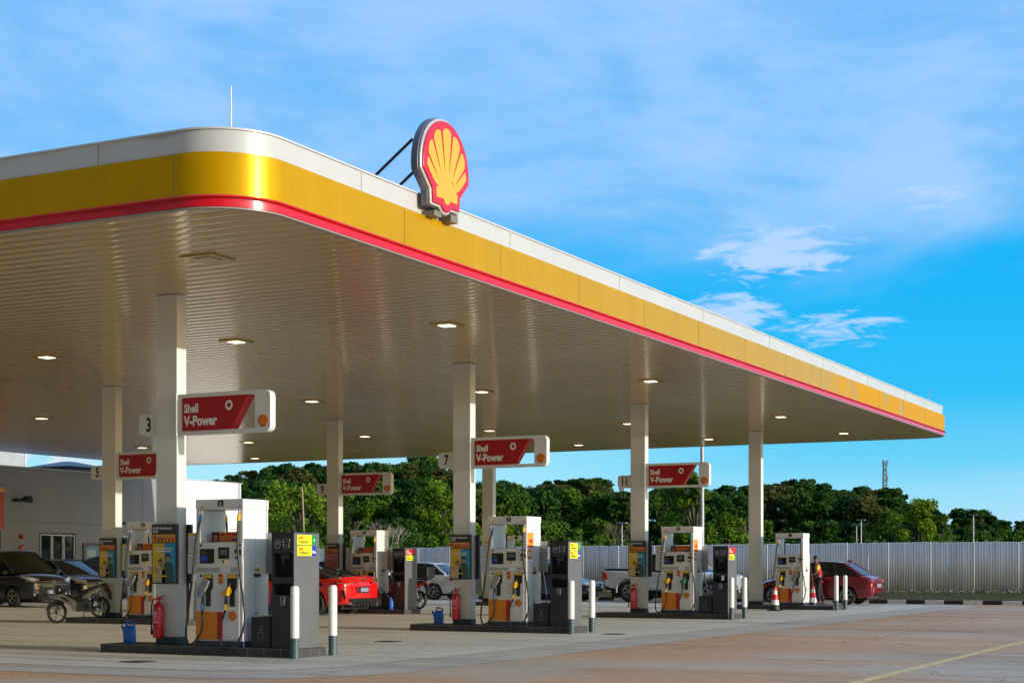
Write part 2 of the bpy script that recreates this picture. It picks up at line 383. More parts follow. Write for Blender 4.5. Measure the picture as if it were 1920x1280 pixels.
# grass blades and gravel on the verge
gb = mat('grass_blades', (.10, .11, .03), .7, var=.4, vs=20)
b = MB(1.0)
for i in range(9000):
    x = random.uniform(-33, 10)*K; t = random.random(); y = (KY+.15+(FY-KY-.3)*t)*K; z = verge_z(x/K, t)*K
    if x/K > -14 and random.random() < .6: continue
    a = random.uniform(0, 6.28); h = random.uniform(.04, .11); w = .012
    dx, dy = math.cos(a)*w, math.sin(a)*w; lx, ly = random.uniform(-.05, .05), random.uniform(-.05, .05)
    b.add([(x-dx, y-dy, z-.02), (x+dx, y+dy, z-.02), (x+lx, y+ly, z+h)], [(0, 1, 2)])
tag(b.build('grass', gb), kind='stuff')
stone = mat('rubble', (.34, .31, .25), .9, var=.4, vs=2)
b = MB(1.0)
for i in range(1500):
    x = random.uniform(-22, 10)*K; y = (FY-random.uniform(.03, .42))*K; t = (y/K-KY-.13)/(FY-KY-.13); z = verge_z(x/K, t)*K; r = random.uniform(.02, .07)
    b.M = Matrix.Translation((x, y, z)) @ Matrix.Rotation(random.uniform(0, 6), 4, 'Z') @ Matrix.Diagonal((r*random.uniform(.8, 1.6), r, r*.6, 1))
    b.add([(1,0,0),(-1,0,0),(0,1,0),(0,-1,0),(0,0,1),(0,0,-1)], [(0,2,4),(2,1,4),(1,3,4),(3,0,4),(2,0,5),(1,2,5),(3,1,5),(0,3,5)])
tag(b.build('gravel', stone), kind='stuff')
# fence of corrugated sheets
fencem = mat('corrugated_steel', (.86, .83, .79), .6, .0, var=.12, vs=1.2, stretch=(2, 2, .3))
root = thing('fence', 'long pale grey corrugated metal fence behind the forecourt, below the trees', 'fence', (-33, FY, 0))
x = 0.0; sheetn = 0
while x < 46:
    b = MB(); w = .585; tilt = random.uniform(-.012, .012); up = random.uniform(-.008, .008); n = 44
    vs = []
    for i in range(n+1):
        xx = x+w*i/n; ph = 2*math.pi*i/n*8; yy = -.002*(sheetn % 2)*4+.015*math.sin(ph)
        t = max(0, min(1, (xx-33+24-(-0))/17+ -0.0)); gx = xx-33
        zt = 1+.575+.075*max(0, min(1, (gx+24)/17))+up+tilt*(i/n); zb = verge_z(gx, 1)-.03
        vs += [(xx, yy, zb), (xx, yy, zt)]
    b.add(vs, [(2*i, 2*i+2, 2*i+3, 2*i+1) for i in range(n)])
    o = b.build('fence_sheet', fencem, root, smooth='all'); sd_ = o.modifiers.new('thick', 'SOLIDIFY'); sd_.thickness = .002
    x += w-.005; sheetn += 1
b = MB()
for i in range(24): b.box(i*2.0+.3, i*2.0+.34, .03, .07, verge_z(i*2-33, 1)-.1, 1.5)
b.box(0, 46, .03, .05, 1.42, 1.46); b.box(0, 46, .03, .05, .7, .74)
b.build('fence_rail', galv, root)
# ------------------------------------------------------------------ canopy
CX0, CX1, CY0, CY1, CR = -32.15, -8.29, 11.03, 39.2, .65
ZS, ZR, ZY, ZT = 4.105, 4.21, 4.585, 4.79
def canopy_mats():
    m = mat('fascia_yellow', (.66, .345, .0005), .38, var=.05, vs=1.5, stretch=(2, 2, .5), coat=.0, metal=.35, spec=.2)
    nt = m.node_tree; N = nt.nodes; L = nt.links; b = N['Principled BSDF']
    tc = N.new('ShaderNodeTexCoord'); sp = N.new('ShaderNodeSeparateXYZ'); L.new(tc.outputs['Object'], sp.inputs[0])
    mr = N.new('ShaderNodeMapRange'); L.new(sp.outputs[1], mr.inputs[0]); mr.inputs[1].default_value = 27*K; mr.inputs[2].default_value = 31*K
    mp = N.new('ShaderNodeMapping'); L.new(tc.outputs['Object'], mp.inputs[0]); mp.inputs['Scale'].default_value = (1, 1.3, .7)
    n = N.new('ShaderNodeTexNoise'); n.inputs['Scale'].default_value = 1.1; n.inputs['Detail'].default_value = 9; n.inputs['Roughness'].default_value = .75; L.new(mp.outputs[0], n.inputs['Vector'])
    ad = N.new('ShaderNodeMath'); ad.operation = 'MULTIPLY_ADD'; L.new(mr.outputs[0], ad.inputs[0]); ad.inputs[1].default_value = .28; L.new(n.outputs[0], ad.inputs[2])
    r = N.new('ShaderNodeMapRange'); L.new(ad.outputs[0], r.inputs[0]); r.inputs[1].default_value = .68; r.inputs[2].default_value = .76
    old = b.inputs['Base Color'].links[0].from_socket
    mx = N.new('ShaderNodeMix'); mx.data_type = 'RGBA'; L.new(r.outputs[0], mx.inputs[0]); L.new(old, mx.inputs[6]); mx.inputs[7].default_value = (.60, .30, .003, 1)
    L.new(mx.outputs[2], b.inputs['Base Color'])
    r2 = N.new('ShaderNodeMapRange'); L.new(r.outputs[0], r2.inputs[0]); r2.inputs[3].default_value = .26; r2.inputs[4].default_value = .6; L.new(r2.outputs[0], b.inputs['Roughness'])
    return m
fy = canopy_mats()
fred = mat('fascia_red', (.62, .004, .012), .25, coat=.5, var=.03)
parap = mat('parapet_white', (.52, .525, .52), .34, var=.04, vs=.8)
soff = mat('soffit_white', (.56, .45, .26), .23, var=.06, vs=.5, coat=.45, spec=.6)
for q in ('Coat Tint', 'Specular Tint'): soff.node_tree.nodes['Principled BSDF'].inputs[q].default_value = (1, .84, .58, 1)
def path(off, n=14):
    return rr_pts(CX0-off, CX1+off, CY0-off, CY1+off, CR+off, n)
def sweep(b, prof, mi=0, closedprof=True):
    P = [path(o) for o, z in prof]; n = len(P[0]); m = len(prof)
    vs = [(P[i][j][0], P[i][j][1], prof[i][1]) for i in range(m) for j in range(n)]
    rng = m if closedprof else m-1
    fs = [(i*n+j, i*n+(j+1) % n, ((i+1) % m)*n+(j+1) % n, ((i+1) % m)*n+j) for i in range(rng) for j in range(n)]
    return b.add(vs, fs, mi)
can = thing('canopy', 'large flat canopy roof with yellow, white and red edge over the fuel islands', 'canopy', (0, 0, 0))
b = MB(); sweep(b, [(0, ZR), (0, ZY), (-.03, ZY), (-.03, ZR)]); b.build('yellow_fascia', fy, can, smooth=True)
b = MB(); sweep(b, [(.028, ZR-.020), (.032, ZR-.011), (.028, ZR-.003), (-.03, ZR-.003), (-.03, ZR-.020)]); b.build('red_bead', fred, can, smooth=True)
b = MB(); sweep(b, [(-.006, ZR-.020), (-.006, ZR-.038), (.006, ZR-.044), (.006, ZS+.004), (-.03, ZS+.004), (-.03, ZR-.020)]); b.build('red_trim', fred, can, smooth=True)
b = MB(); sweep(b, [(.0, ZS-.010), (.0, ZS+.002), (-.05, ZS+.002), (-.05, ZS-.010)]); b.build('edge_trim', mat('edge_trim', (.30, .28, .25), .4), can, smooth=True)
b = MB(); sweep(b, [(-.045, ZY-.02), (-.045, ZT), (-.12, ZT), (-.12, ZY-.02)]); b.build('parapet', parap, can, smooth=True)
b = MB(); sweep(b, [(-.030, ZT+.001), (-.030, ZT+.018), (-.13, ZT+.018), (-.13, ZT+.001)]); b.build('coping', mat('coping', (.55, .56, .58), .4), can, smooth=True)
b = MB(); pp = path(-.06); b.add([(x, y, ZY-.05) for x, y in pp]+[(x, y, ZY-.10) for x, y in pp], [tuple(range(len(pp))), tuple(range(len(pp), 2*len(pp)))[::-1]]); b.build('roof_deck', galv, can)
b = MB(); j = MB()
for k in range(-1, 14):
    y = 11.65+2.08*k
    if CY0+CR < y < CY1-CR: b.box(CX1-.01, CX1+.0015, y-.0035, y+.0035, ZR+.001, ZY-.001); b.box(CX1+.004, CX1+.0075, y-.003, y+.003, ZS+.006, ZR-.045)
for k in range(8):
    y = 13.0+3.12*k; b.box(CX1-.05, CX1-.0435, y-.003, y+.003, ZY+.001, ZT-.001)
for k in range(11):
    x = -9.0-2.08*k; b.box(x-.0035, x+.0035, CY0-.0015, CY0+.01, ZR+.001, ZY-.001)
    x = -9.9-3.12*k
    if x > CX0+1: b.box(x-.003, x+.003, CY0+.0435, CY0+.05, ZY+.001, ZT-.001)
b.build('panel_joint', mat('joint_dark', (.12, .09, .04), .7), can)
# soffit of long slats running along X
def xr(y, inset=.04):
    c = CR
    d = 0.0
    if y < CY0+c: q = CY0+c-y; d = c-math.sqrt(max(0, c*c-q*q))
    elif y > CY1-c: q = y-(CY1-c); d = c-math.sqrt(max(0, c*c-q*q))
    return CX0+d+inset, CX1-d-inset
b = MB(); P = .212; y = CY0+.03; ring = []
while y < CY1-.04:
    for t, dz in ((0, .010), (.035, .010), (.06, .0006), (.22, -.0016), (.5, -.0024), (.78, -.0016), (.97, .0006)):
        ring.append((y+t*P, ZS+dz))
    y += P
ring = [q for q in ring if q[0] < CY1-.035]
NX = 6; vs = []
for (yy, zz) in ring:
    a, c = xr(yy)
    for i in range(NX+1): vs.append((a+(c-a)*i/NX, yy, zz))
b.add(vs, [(i*(NX+1)+q, i*(NX+1)+q+1, (i+1)*(NX+1)+q+1, (i+1)*(NX+1)+q) for i in range(len(ring)-1) for q in range(NX)])
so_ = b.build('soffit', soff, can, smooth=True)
# ceiling lights
lamp_on = mat('lamp_glow', (1.0, .88, .60), .4, emit=2.0)
lamp_gold = mat('lamp_gold', (.50, .36, .12), .25, .6)
LIGHTS = [(390, 483, 0), (443, 639, 1), (88, 668, 1), (838, 608, 1), (585, 751, 1), (78, 783, 1), (684, 817, 1), (903, 733, 1), (918, 806, 1), (1220, 713, 1), (1464, 780, 1), (1085, 833, 1), (1329, 822, 1), (1582, 811, 1), (1178, 793, 1), (466, 828, 1), (478, 858, 1), (267, 838, 1), (668, 850, 0)]
LL = {0: 'square brass ceiling lamp, unlit, nearest the canopy corner', 1: 'lit square ceiling lamp just right of the column signed 3, above its red sign', 2: 'lit square ceiling lamp at far left, the nearer of the two there', 3: 'lit square ceiling lamp in front of the top of the column signed 7', 4: 'lit square ceiling lamp above the rear of the red sports coupe', 5: 'lit square ceiling lamp at far left above the shop wall', 6: 'lit square ceiling lamp above the sign of island 9', 7: 'lit square ceiling lamp just right of the column signed 7, the higher one', 8: 'lit square ceiling lamp right above the red sign of island 7', 9: 'lit square ceiling lamp in front of the top of the column signed 11', 10: 'lit square ceiling lamp just right of the rightmost column', 11: 'lit square ceiling lamp near the back edge, between columns 7 and 11', 12: 'lit square ceiling lamp near the back edge above the red sign of island 11', 13: 'lit square ceiling lamp closest to the far right tip of the canopy', 14: 'lit square ceiling lamp partly hidden left of the column signed 11', 15: 'lit square ceiling lamp above the back edge right under the red sign of island 3', 16: 'lit square ceiling lamp at the very back edge above the white pump of island 3', 17: 'lit square ceiling lamp seen below the number 3 plate', 18: 'unlit square ceiling lamp above the sign of island 9 at the back edge'}
for i, (px, y, on) in enumerate(LIGHTS):
    fw = (ZS-1)*FPX/(HORIZ-y); x, yy = gp(px, fw)
    t = thing('ceiling_lamp', LL[i], 'ceiling lamp', (x, yy, ZS-.012), 0, 'square lamps in the canopy ceiling')
    b = MB(); s = .17 if i else .2; q = s*.52
    b.poly([(-s, -s), (s, -s), (s, s), (-s, s)], -.006, .010, 'xy'); fr = b.build('lamp_frame', lamp_gold, t)
    b = MB(); b.box(-q, q, -q, q, -.012, -.0065); b.build('lamp_lens', lamp_on if on else lamp_gold, t, bevel=.004)
# rods on the roof
b = MB(); x, yy = gp(433, 15.2); b.tube([(0, 0, 0), (0, 0, .80)], [.011, .007], 8); o = b.build('lightning_rod', mat('rod_white', (.7, .7, .7), .4), loc=(x, yy, ZT-.03)); tag(o, 'thin white rod standing on the near corner of the canopy', 'lightning rod')
b = MB(); x, yy = gp(1742, 37.6); b.tube([(0, 0, 0), (0, 0, .36)], .006, 8); o = b.build('lightning_rod', galv, loc=(x, yy, ZT-.03)); tag(o, 'thin grey rod at the far right end of the canopy', 'lightning rod')
# ------------------------------------------------------------------ shell emblem
HALF = [(math.sin(R(a)), -.04+1.04*math.cos(R(a))) for a in range(0, 99, 7)]+[(.60, -.55), (.575, -.85), (.22, -.85), (.14, -.94), (0, -.97)]
def outline(sc=1.0, ins=0.0, cx=0, cz=0):
    pts = [(-a, b_) for a, b_ in HALF[::-1]][:-1] + HALF[:-1]
    pts = [(-a, b_) for a, b_ in reversed(HALF)][0:len(HALF)] + HALF[1:-1]
    if ins:
        n = len(pts); out = []
        for i in range(n):
            p0, p1, p2 = Vector(pts[i-1]), Vector(pts[i]), Vector(pts[(i+1) % n])
            d1, d2 = (p1-p0).normalized(), (p2-p1).normalized()
            n1, n2 = Vector((d1.y, -d1.x)), Vector((d2.y, -d2.x)); bi = (n1+n2)
            if bi.length < 1e-6: bi = n1
            bi.normalize(); k = ins/max(.45, bi.dot(n1)); out.append((p1.x+bi.x*k, p1.y+bi.y*k))
        pts = out
    return [(cx+a*sc, cz+b_*sc) for a, b_ in pts]
def ribs(sc, cx, cz, ins=.145):
    """yellow ribs: list of polygons"""
    O = outline(1, ins); C = Vector((0, -.66)); out = []
    def hit(a):
        d = Vector((math.sin(a), math.cos(a))); best = 0
        for i in range(len(O)):
            p, q = Vector(O[i]), Vector(O[(i+1) % len(O)]); e = q-p; den = d.x*e.y-d.y*e.x
            if abs(den) < 1e-9: continue
            w = p-C; t = (w.x*e.y-w.y*e.x)/den; u = (w.x*d.y-w.y*d.x)/den
            if 0 <= u <= 1 and t > best: best = t
        return best
    # one yellow fan cut by six red wedges that taper to nothing; each rib ends in a shallow scallop
    A = R(64); n = 7; w = 2*A/n; C2 = C
    for i in range(n):
        a0 = -A+i*w; a1 = a0+w; m = 7; pts = []
        for j in range(m+1):
            t = j/m; e = .055*(1-abs(2*t-1)) if False else 0
            lo = a0+(.030 if i else 0); hi = a1-(.030 if i < n-1 else 0); a = lo+(hi-lo)*t
            pts.append(C+Vector((math.sin(a), math.cos(a)))*hit(a)*(1-.05*abs(2*t-1)**2.5))
        r0 = .42
        pts.append(C+Vector((math.sin(a1), math.cos(a1)))*r0); pts.append(C+Vector((math.sin(a0), math.cos(a0)))*r0)
        out.append([(cx+p.x*sc, cz+p.y*sc) for p in pts])
    base = [C+Vector((math.sin(-A+2*A*j/12), math.cos(-A+2*A*j/12)))*.422 for j in range(13)]
    base = [(cx+p.x*sc, cz+p.y*sc) for p in base]+[(cx+a*sc, cz+c*sc) for a, c in ((.47, -.50), (.455, -.71), (.16, -.70), (.06, -.80), (-.06, -.80), (-.16, -.70), (-.455, -.71), (-.47, -.50))]
    out.append(base); return out
def emblem(b, plane, sc, cx, cz, d, dd, ri=0, yi=1):
    """flat shell emblem: red body from depth d outwards by dd, yellow ribs on top"""
    b.poly(outline(sc, 0, cx, cz), d+dd, d, plane, ri)
    for p in ribs(sc, cx, cz): b.poly(p, d+dd*1.8, d+dd*.9, plane, yi)
t = thing('shell_sign', 'large red and yellow scallop shell emblem sign on top of the canopy edge', 'sign', (-8.2, 14.36, 4.58+.525))
sc = .475
rimlt = mat('sign_rim', (.62, .58, .56), .25, .3, coat=.5)
b = MB(); b.poly(outline(sc*1.0, -.075, 0, 0), -.01, -.09, 'yz'); b.build('cabinet', mat('cabinet_grey', (.16, .17, .20), .4, .3), t, smooth=True, bevel=.01)
b = MB(); b.poly(outline(sc, -.055, 0, 0), .022, -.009, 'yz'); b.build('rim', rimlt, t, smooth=True, bevel=.02, seg=3)
b = MB(); b.poly(outline(sc, 0.0, 0, 0), .040, .0225, 'yz'); b.build('red_face', logor, t, smooth=True, bevel=.012, seg=3)
b = MB()
for p in ribs(sc, 0, 0): b.poly(p, .0445, .0402, 'yz')
b.build('yellow_ribs', logoy, t, bevel=.002)
for q, z in ((-.42, .22), (-.36, -.08), (.40, .10)):
    b = MB(); b.tube([(-.12, q, z), (-.62, q, z-.36)], .016, 8); b.build('strut', mat('strut_dark', (.06, .065, .08), .5), t)
for y0, y1, z1 in ((-.22, -.08, -.47), (.12, .27, -.45)):
    b = MB(); b.box(-.16, .02, y0, y1, -.525, z1); b.build('bracket', mat('bracket', (.20, .18, .15), .5), t)
# ------------------------------------------------------------------ islands
tile = mat('island_tile', (.060, .052, .054), .5, var=.25, vs=3)
tiletop = mat('island_top', (.045, .042, .042), .6, var=.2)
grout = mat('grout', (.20, .185, .17), .8)
IY0, IY1, IXL, IXR = 14.2, 14.82, -12.71, -9.93
SP, RX = 6.96, -7.0
def island(dx, dy, nm, ends):
    t = thing('island_base', f'low dark tiled kerb island {nm}', 'island', (IXL+dx, IY0+dy, 0), 0, 'tiled kerb islands under the pumps')
    L_, W = IXR-IXL, IY1-IY0; c = .055
    out = [(.0, c), (c, 0), (L_-c, 0), (L_, c), (L_, W-c), (L_-c, W), (c, W), (0, W-c)]
    b = MB(); b.poly(out, .1, 0, 'xy', 1, 0)
    b.build('island_body', [tile, tiletop], t)
    g = MB(); x = .10
    while x < L_-c: g.box(x, x+.0035, -.0012, .01, .004, .094); x += .225
    g.box(c, L_-c, -.0015, .01, .094, .0985)
    y = .1
    while y < W-.04: g.box(L_-.01, L_+.0012, y, y+.004, .004, .094); y += .17
    g.build('grout_line', grout, t)
    return t
def column(dx, dy, label):
    t = thing('canopy_column', label, 'column', (-11.76+dx, 14.46+dy, .1), 0, 'white columns carrying the canopy')
    b = MB(); b.box(-.302, 0, 0, .17, .0855, ZS-.1-.008); b.build('shaft', colw, t, bevel=.006)
    b = MB(); b.box(-.306, .004, -.004, .174, 0, .085); b.build('column_foot', plinth, t, bevel=.003)
    b = MB(); b.box(-.315, .013, -.013, .183, ZS-.1-.035, ZS-.1-.0075); b.build('top_collar', colw, t)
    return t
def brand_sign(dx, dy, label):
    t = thing('brand_sign', label, 'sign', (-11.755+dx, 14.46+dy, 2.485), 0, 'red and white signs hung on the columns')
    W, Hh, D = 1.295, .467, .10
    def rr(x0, x1, z0, z1, r, n=5, left=False):
        out = []
        for cx, cz, a0, on in ((x0, z0, 180, left), (x1, z0, 270, 1), (x1, z1, 0, 1), (x0, z1, 90, left)):
            if not on: out.append((cx, cz)); continue
            rx = r if cx == x0 else -r; rz = r if cz == z0 else -r
            for i in range(n+1):
                a = R(a0+90*i/n); out.append((cx+rx+r*math.cos(a), cz+rz+r*math.sin(a)))
        return out
    # frame with a window: four butted bars
    hx0, hx1, hz0, hz1 = .075, .84*W, .045, Hh-.045
    b = MB()
    b.box(0, hx0, 0, D, 0, Hh); b.box(hx0, hx1, 0, D, 0, hz0); b.box(hx0, hx1, 0, D, hz1, Hh)
    b.poly(rr(hx1, W, 0, Hh, .075), 0, D, 'xz')
    b.build('frame', white, t, smooth=True)
    b = MB(); b.poly([(hx0, hz0), (.60*W, hz0), (.785*W, hz1), (hx0, hz1)], -.006, D+.006, 'xz'); rp = b.build('red_board', redsign, t)
    b = MB(); b.text('Shell', .135, .105, .255, -.006, bold=.005, sx=.80); b.text('V-Power', .155, .105, .105, -.006, bold=.006, sx=.83)
    b.text('Shell', .135, .68, .255, D+.006, 'zx-', bold=.005, sx=.80); b.text('V-Power', .155, .68, .105, D+.006, 'zx-', bold=.006, sx=.83)
    cx, cz, n = .56*W+.01, .315, 28
    vs = []
    for i in range(n):
        a = 2*math.pi*i/n; rr0 = .024 if i % 2 else .032
        vs += [(cx+.052*math.cos(a), -.0082, cz+.056*math.sin(a)), (cx+rr0*math.cos(a), -.0082, cz+rr0*math.sin(a))]
    b.add(vs, [(2*i, (2*i+2) % (2*n), (2*i+3) % (2*n), 2*i+1) for i in range(n)])
    b.build('lettering', textw, rp)
    b = MB(); emblem(b, 'xz', .068, .925*W, .12, 0, -.004); b.build('shell_emblem', [redp, orange], t)
    b = MB(); b.box(-.03, 0, -.012, D+.012, -.01, Hh+.01); b.build('mounting_plate', white, t, bevel=.004)
    return t
def num_sign(dx, dy, txt, label):
    t = thing('number_plate', label, 'sign', (-12.062+dx, 14.50+dy, 2.50), 0, 'pump number plates on the columns')
    b = MB(); w, h = .285, .245; r = .06; out = [(0, 0), (0, h)]
    for cx, cz, a0 in ((-w+r, h-r, 90), (-w+r, r, 180)):
        for i in range(7): a = R(a0+90*i/6); out.append((cx+r*math.cos(a), cz+r*math.sin(a)))
    b.poly(out, 0, .06, 'xz'); b.build('plate', white, t, smooth=True)
    b = MB(); b.text(txt, .225, -w*.5, .052, -.001, align='CENTER', bold=.006, sx=.72); b.build('numeral', ink, t)
    return t
def poster(dx, dy, label, kind=0, back=False):
    t = thing('safety_poster', label, 'poster', (-11.91+dx+(.03 if back else 0), (14.63 if back else 14.46)+dy, .793), math.pi if back else 0, 'framed posters on the columns')
    w, h = .36, .682; x0 = -w/2
    b = MB(); b.box(x0, x0+w, -.045, 0, 0, h); b.build('frame', postg, t, bevel=.006)
    if back: return t
    f = -.0455
    b = MB(); b.box(x0+.015, x0+w-.015, f-.002, f, h*.70, h*.83)
    for i in range(6):
        cx = x0+.05+i*.052; m_ = 1 if i in (0, 3, 4, 5) else 2
        b.lathe([(.0, f-.0035), (.019, f-.0035), (.019, f-.002)], 10, 'y', (cx, 0, h*.775), m_)
        if i: b.lathe([(.0, f-.0045), (.009, f-.0045), (.009, f-.003)], 8, 'y', (cx, 0, h*.785), 3)
        b.box(cx-.017, cx+.017, f-.0035, f-.002, h*.712, h*.738, m_)
    b.build('icon_strip', [postor, redp, ink, textw], t)
    b = MB()
    if kind == 0:
        b.box(x0+.015, x0+w*.52, f-.002, f, .018, h*.68, 0); b.box(x0+w*.52, x0+w-.015, f-.002, f, .018, h*.68, 1)
        # two people
        def pers(cx, s, cl, hair):
            z0 = .018
            b.poly([(cx-.075*s, z0), (cx+.075*s, z0), (cx+.07*s, .16*s), (cx+.04*s, .215*s), (cx-.04*s, .215*s), (cx-.07*s, .16*s)], f-.0035, f-.002, 'xz', cl)
            b.poly([(cx-.05*s, .13*s), (cx-.10*s, .19*s), (cx-.085*s, .21*s), (cx-.03*s, .17*s)], f-.0045, f-.0035, 'xz', 2)
            b.lathe([(0, f-.005), (.032*s, f-.005), (.032*s, f-.0036)], 12, 'y', (cx, 0, .255*s), 2)
            b.poly([(cx-.036*s, .25*s), (cx-.034*s, .285*s), (cx, .302*s), (cx+.034*s, .285*s), (cx+.036*s, .255*s), (cx+.02*s, .275*s), (cx-.02*s, .275*s)], f-.006, f-.0051, 'xz', hair)
        pers(x0+w*.36, .95, 4, 3); pers(x0+w*.66, 1.15, 5, 3)
        b.box(x0+w*.30, x0+w*.62, f-.0065, f-.005, .08, .10, 0)
        b.build('picture', [posty, postb, skinl, hairm, cloth1, cloth2], t)
        b = MB(); b.text('Pastikan keselamatan', .034, x0+w*.5, h*.56, f-.002, align='CENTER', sx=.85); b.text('semasa mengisi', .034, x0+w*.5, h*.51, f-.002, align='CENTER', sx=.85); b.build('caption', textw, t) if False else None
        b = MB()
        for k_, (z, a, c) in enumerate(((.585, .14, .86), (.54, .2, .8), (.47, .36, .64))): b.box(x0+w*a, x0+w*c, f-.0028, f-.002, h*z, h*z+.011)
        b.build('caption', textw, t)
    else:
        b.box(x0+.015, x0+w-.015, f-.002, f, .018, h*.68, 0); b.poly([(x0+.03, .3), (x0+.12, .34), (x0+.2, .29), (x0+.32, .36), (x0+.32, .1), (x0+.05, .08)], f-.0032, f-.002, 'xz', 1)
        b.build('picture', [postp, mat('poster_rose', (.42, .13, .15), .5)], t)
    b = MB(); b.text('Untuk Keselamatan', .042, x0+.018, h*.915, f, bold=.0012, sx=.86); b.text('Anda', .042, x0+.018, h*.862, f, bold=.0012, sx=.86); b.build('heading', textw, t)
    return t
def extinguisher(x, y, label):
    t = thing('fire_extinguisher', label, 'fire extinguisher', (x, y, .18), 0, 'red fire extinguishers at the columns')
    b = MB(); r = .064
    b.lathe([(0, 0), (r*.96, 0), (r, .01), (r, .33), (r*.93, .365), (r*.6, .392), (r*.3, .402), (r*.28, .43), (0, .43)], 20); b.build('cylinder', firered, t, smooth=True)
    b = MB(); b.lathe([(r+.001, .16), (r+.0012, .162), (r+.0012, .315), (r+.001, .317)], 20); lb = b.build('label_band', mat('ext_label', (.72, .05, .10), .4), t, smooth='all')
    b = MB()
    for z, w in ((.285, .5), (.27, .35), (.245, .42), (.225, .3), (.175, .6)):
        n = 6; a0 = R(-90)-w/2*2
        vs = []
        for i in range(n+1):
            a = a0+2*w*i/n; vs += [((r+.002)*math.cos(a), (r+.002)*math.sin(a), z), ((r+.002)*math.cos(a), (r+.002)*math.sin(a), z+.006)]
        b.add(vs, [(2*i, 2*i+2, 2*i+3, 2*i+1) for i in range(n)])
    b.build('print', textw, lb)
    b = MB(); b.box(-.02, .02, -.018, .018, .43, .455); b.tube([(.0, 0, .455), (.085, 0, .475)], .007, 6); b.tube([(.0, 0, .45), (.08, 0, .44)], .006, 6); b.tube([(0, 0, .455), (-.03, 0, .49)], .006, 6); b.build('valve', firered, t)
    b = MB(); b.curve([(-.02, 0, .445), (-.07, 0, .43), (-.1, 0, .36), (-.105, 0, .22), (-.1, 0, .08)], .0085, 8); b.tube([(-.1, 0, .09), (-.098, 0, .03)], [.012, .014], 8); b.build('hose', rubber, t, smooth=True)
    b = MB(); b.box(-.02, .02, .0655, max(.07, 0), .20, .24); b.build('wall_hook', galv, t)
    return t
def jerrycan(x, y, z, rz, label):
    t = thing('watering_can', label, 'watering can', (x, y, z), rz, 'blue water cans beside the pumps')
    b = MB(); n = 16; prof = [(0, .9), (.012, .97), (.05, 1.0), (.15, .98), (.185, .9), (.205, .62), (.21, .3)]
    vs = []; 
    for z_, s_ in prof:
        for i in range(n):
            a = 2*math.pi*i/n; ca, sa = math.cos(a), math.sin(a)
            vs.append((.075*s_*math.copysign(abs(ca)**.55, ca)+.012, .048*s_*math.copysign(abs(sa)**.55, sa), z_))
    fs = [(i*n+j, i*n+(j+1) % n, (i+1)*n+(j+1) % n, (i+1)*n+j) for i in range(len(prof)-1) for j in range(n)]+[tuple(range(n))[::-1], tuple((len(prof)-1)*n+j for j in range(n))]
    b.add(vs, fs); b.build('can_body', bluep, t, smooth=True)
    b = MB(); b.tube([(-.045, 0, .08), (-.075, 0, .15), (-.105, 0, .205)], [.028, .018, .014], 10); b.build('spout', bluep, t, smooth=True)
    b = MB(); b.curve([(-.035, 0, .195), (-.025, 0, .245), (.03, 0, .25), (.07, 0, .235), (.08, 0, .19)], .012, 8); b.build('handle', bluep, t, smooth=True)
    return t
def bollard(x, y, label):
    t = thing('bollard', label, 'bollard', (x, y, .0), 0, 'white and grey bollards guarding the islands')
    b = MB(); r = .0475; b.lathe([(r, .226), (r, .745), (r*.93, .768), (r*.6, .784), (0, .79)], 24); b.build('upper_tube', bolw, t, smooth=True)
    b = MB(); b.lathe([(r*1.01, 0), (r*1.01, .2255)], 24); b.build('lower_band', slate, t, smooth=True)
    return t
def fx(u): return -.325+(u-105)*.00196
def fz(v): return (1135-v)*.001577
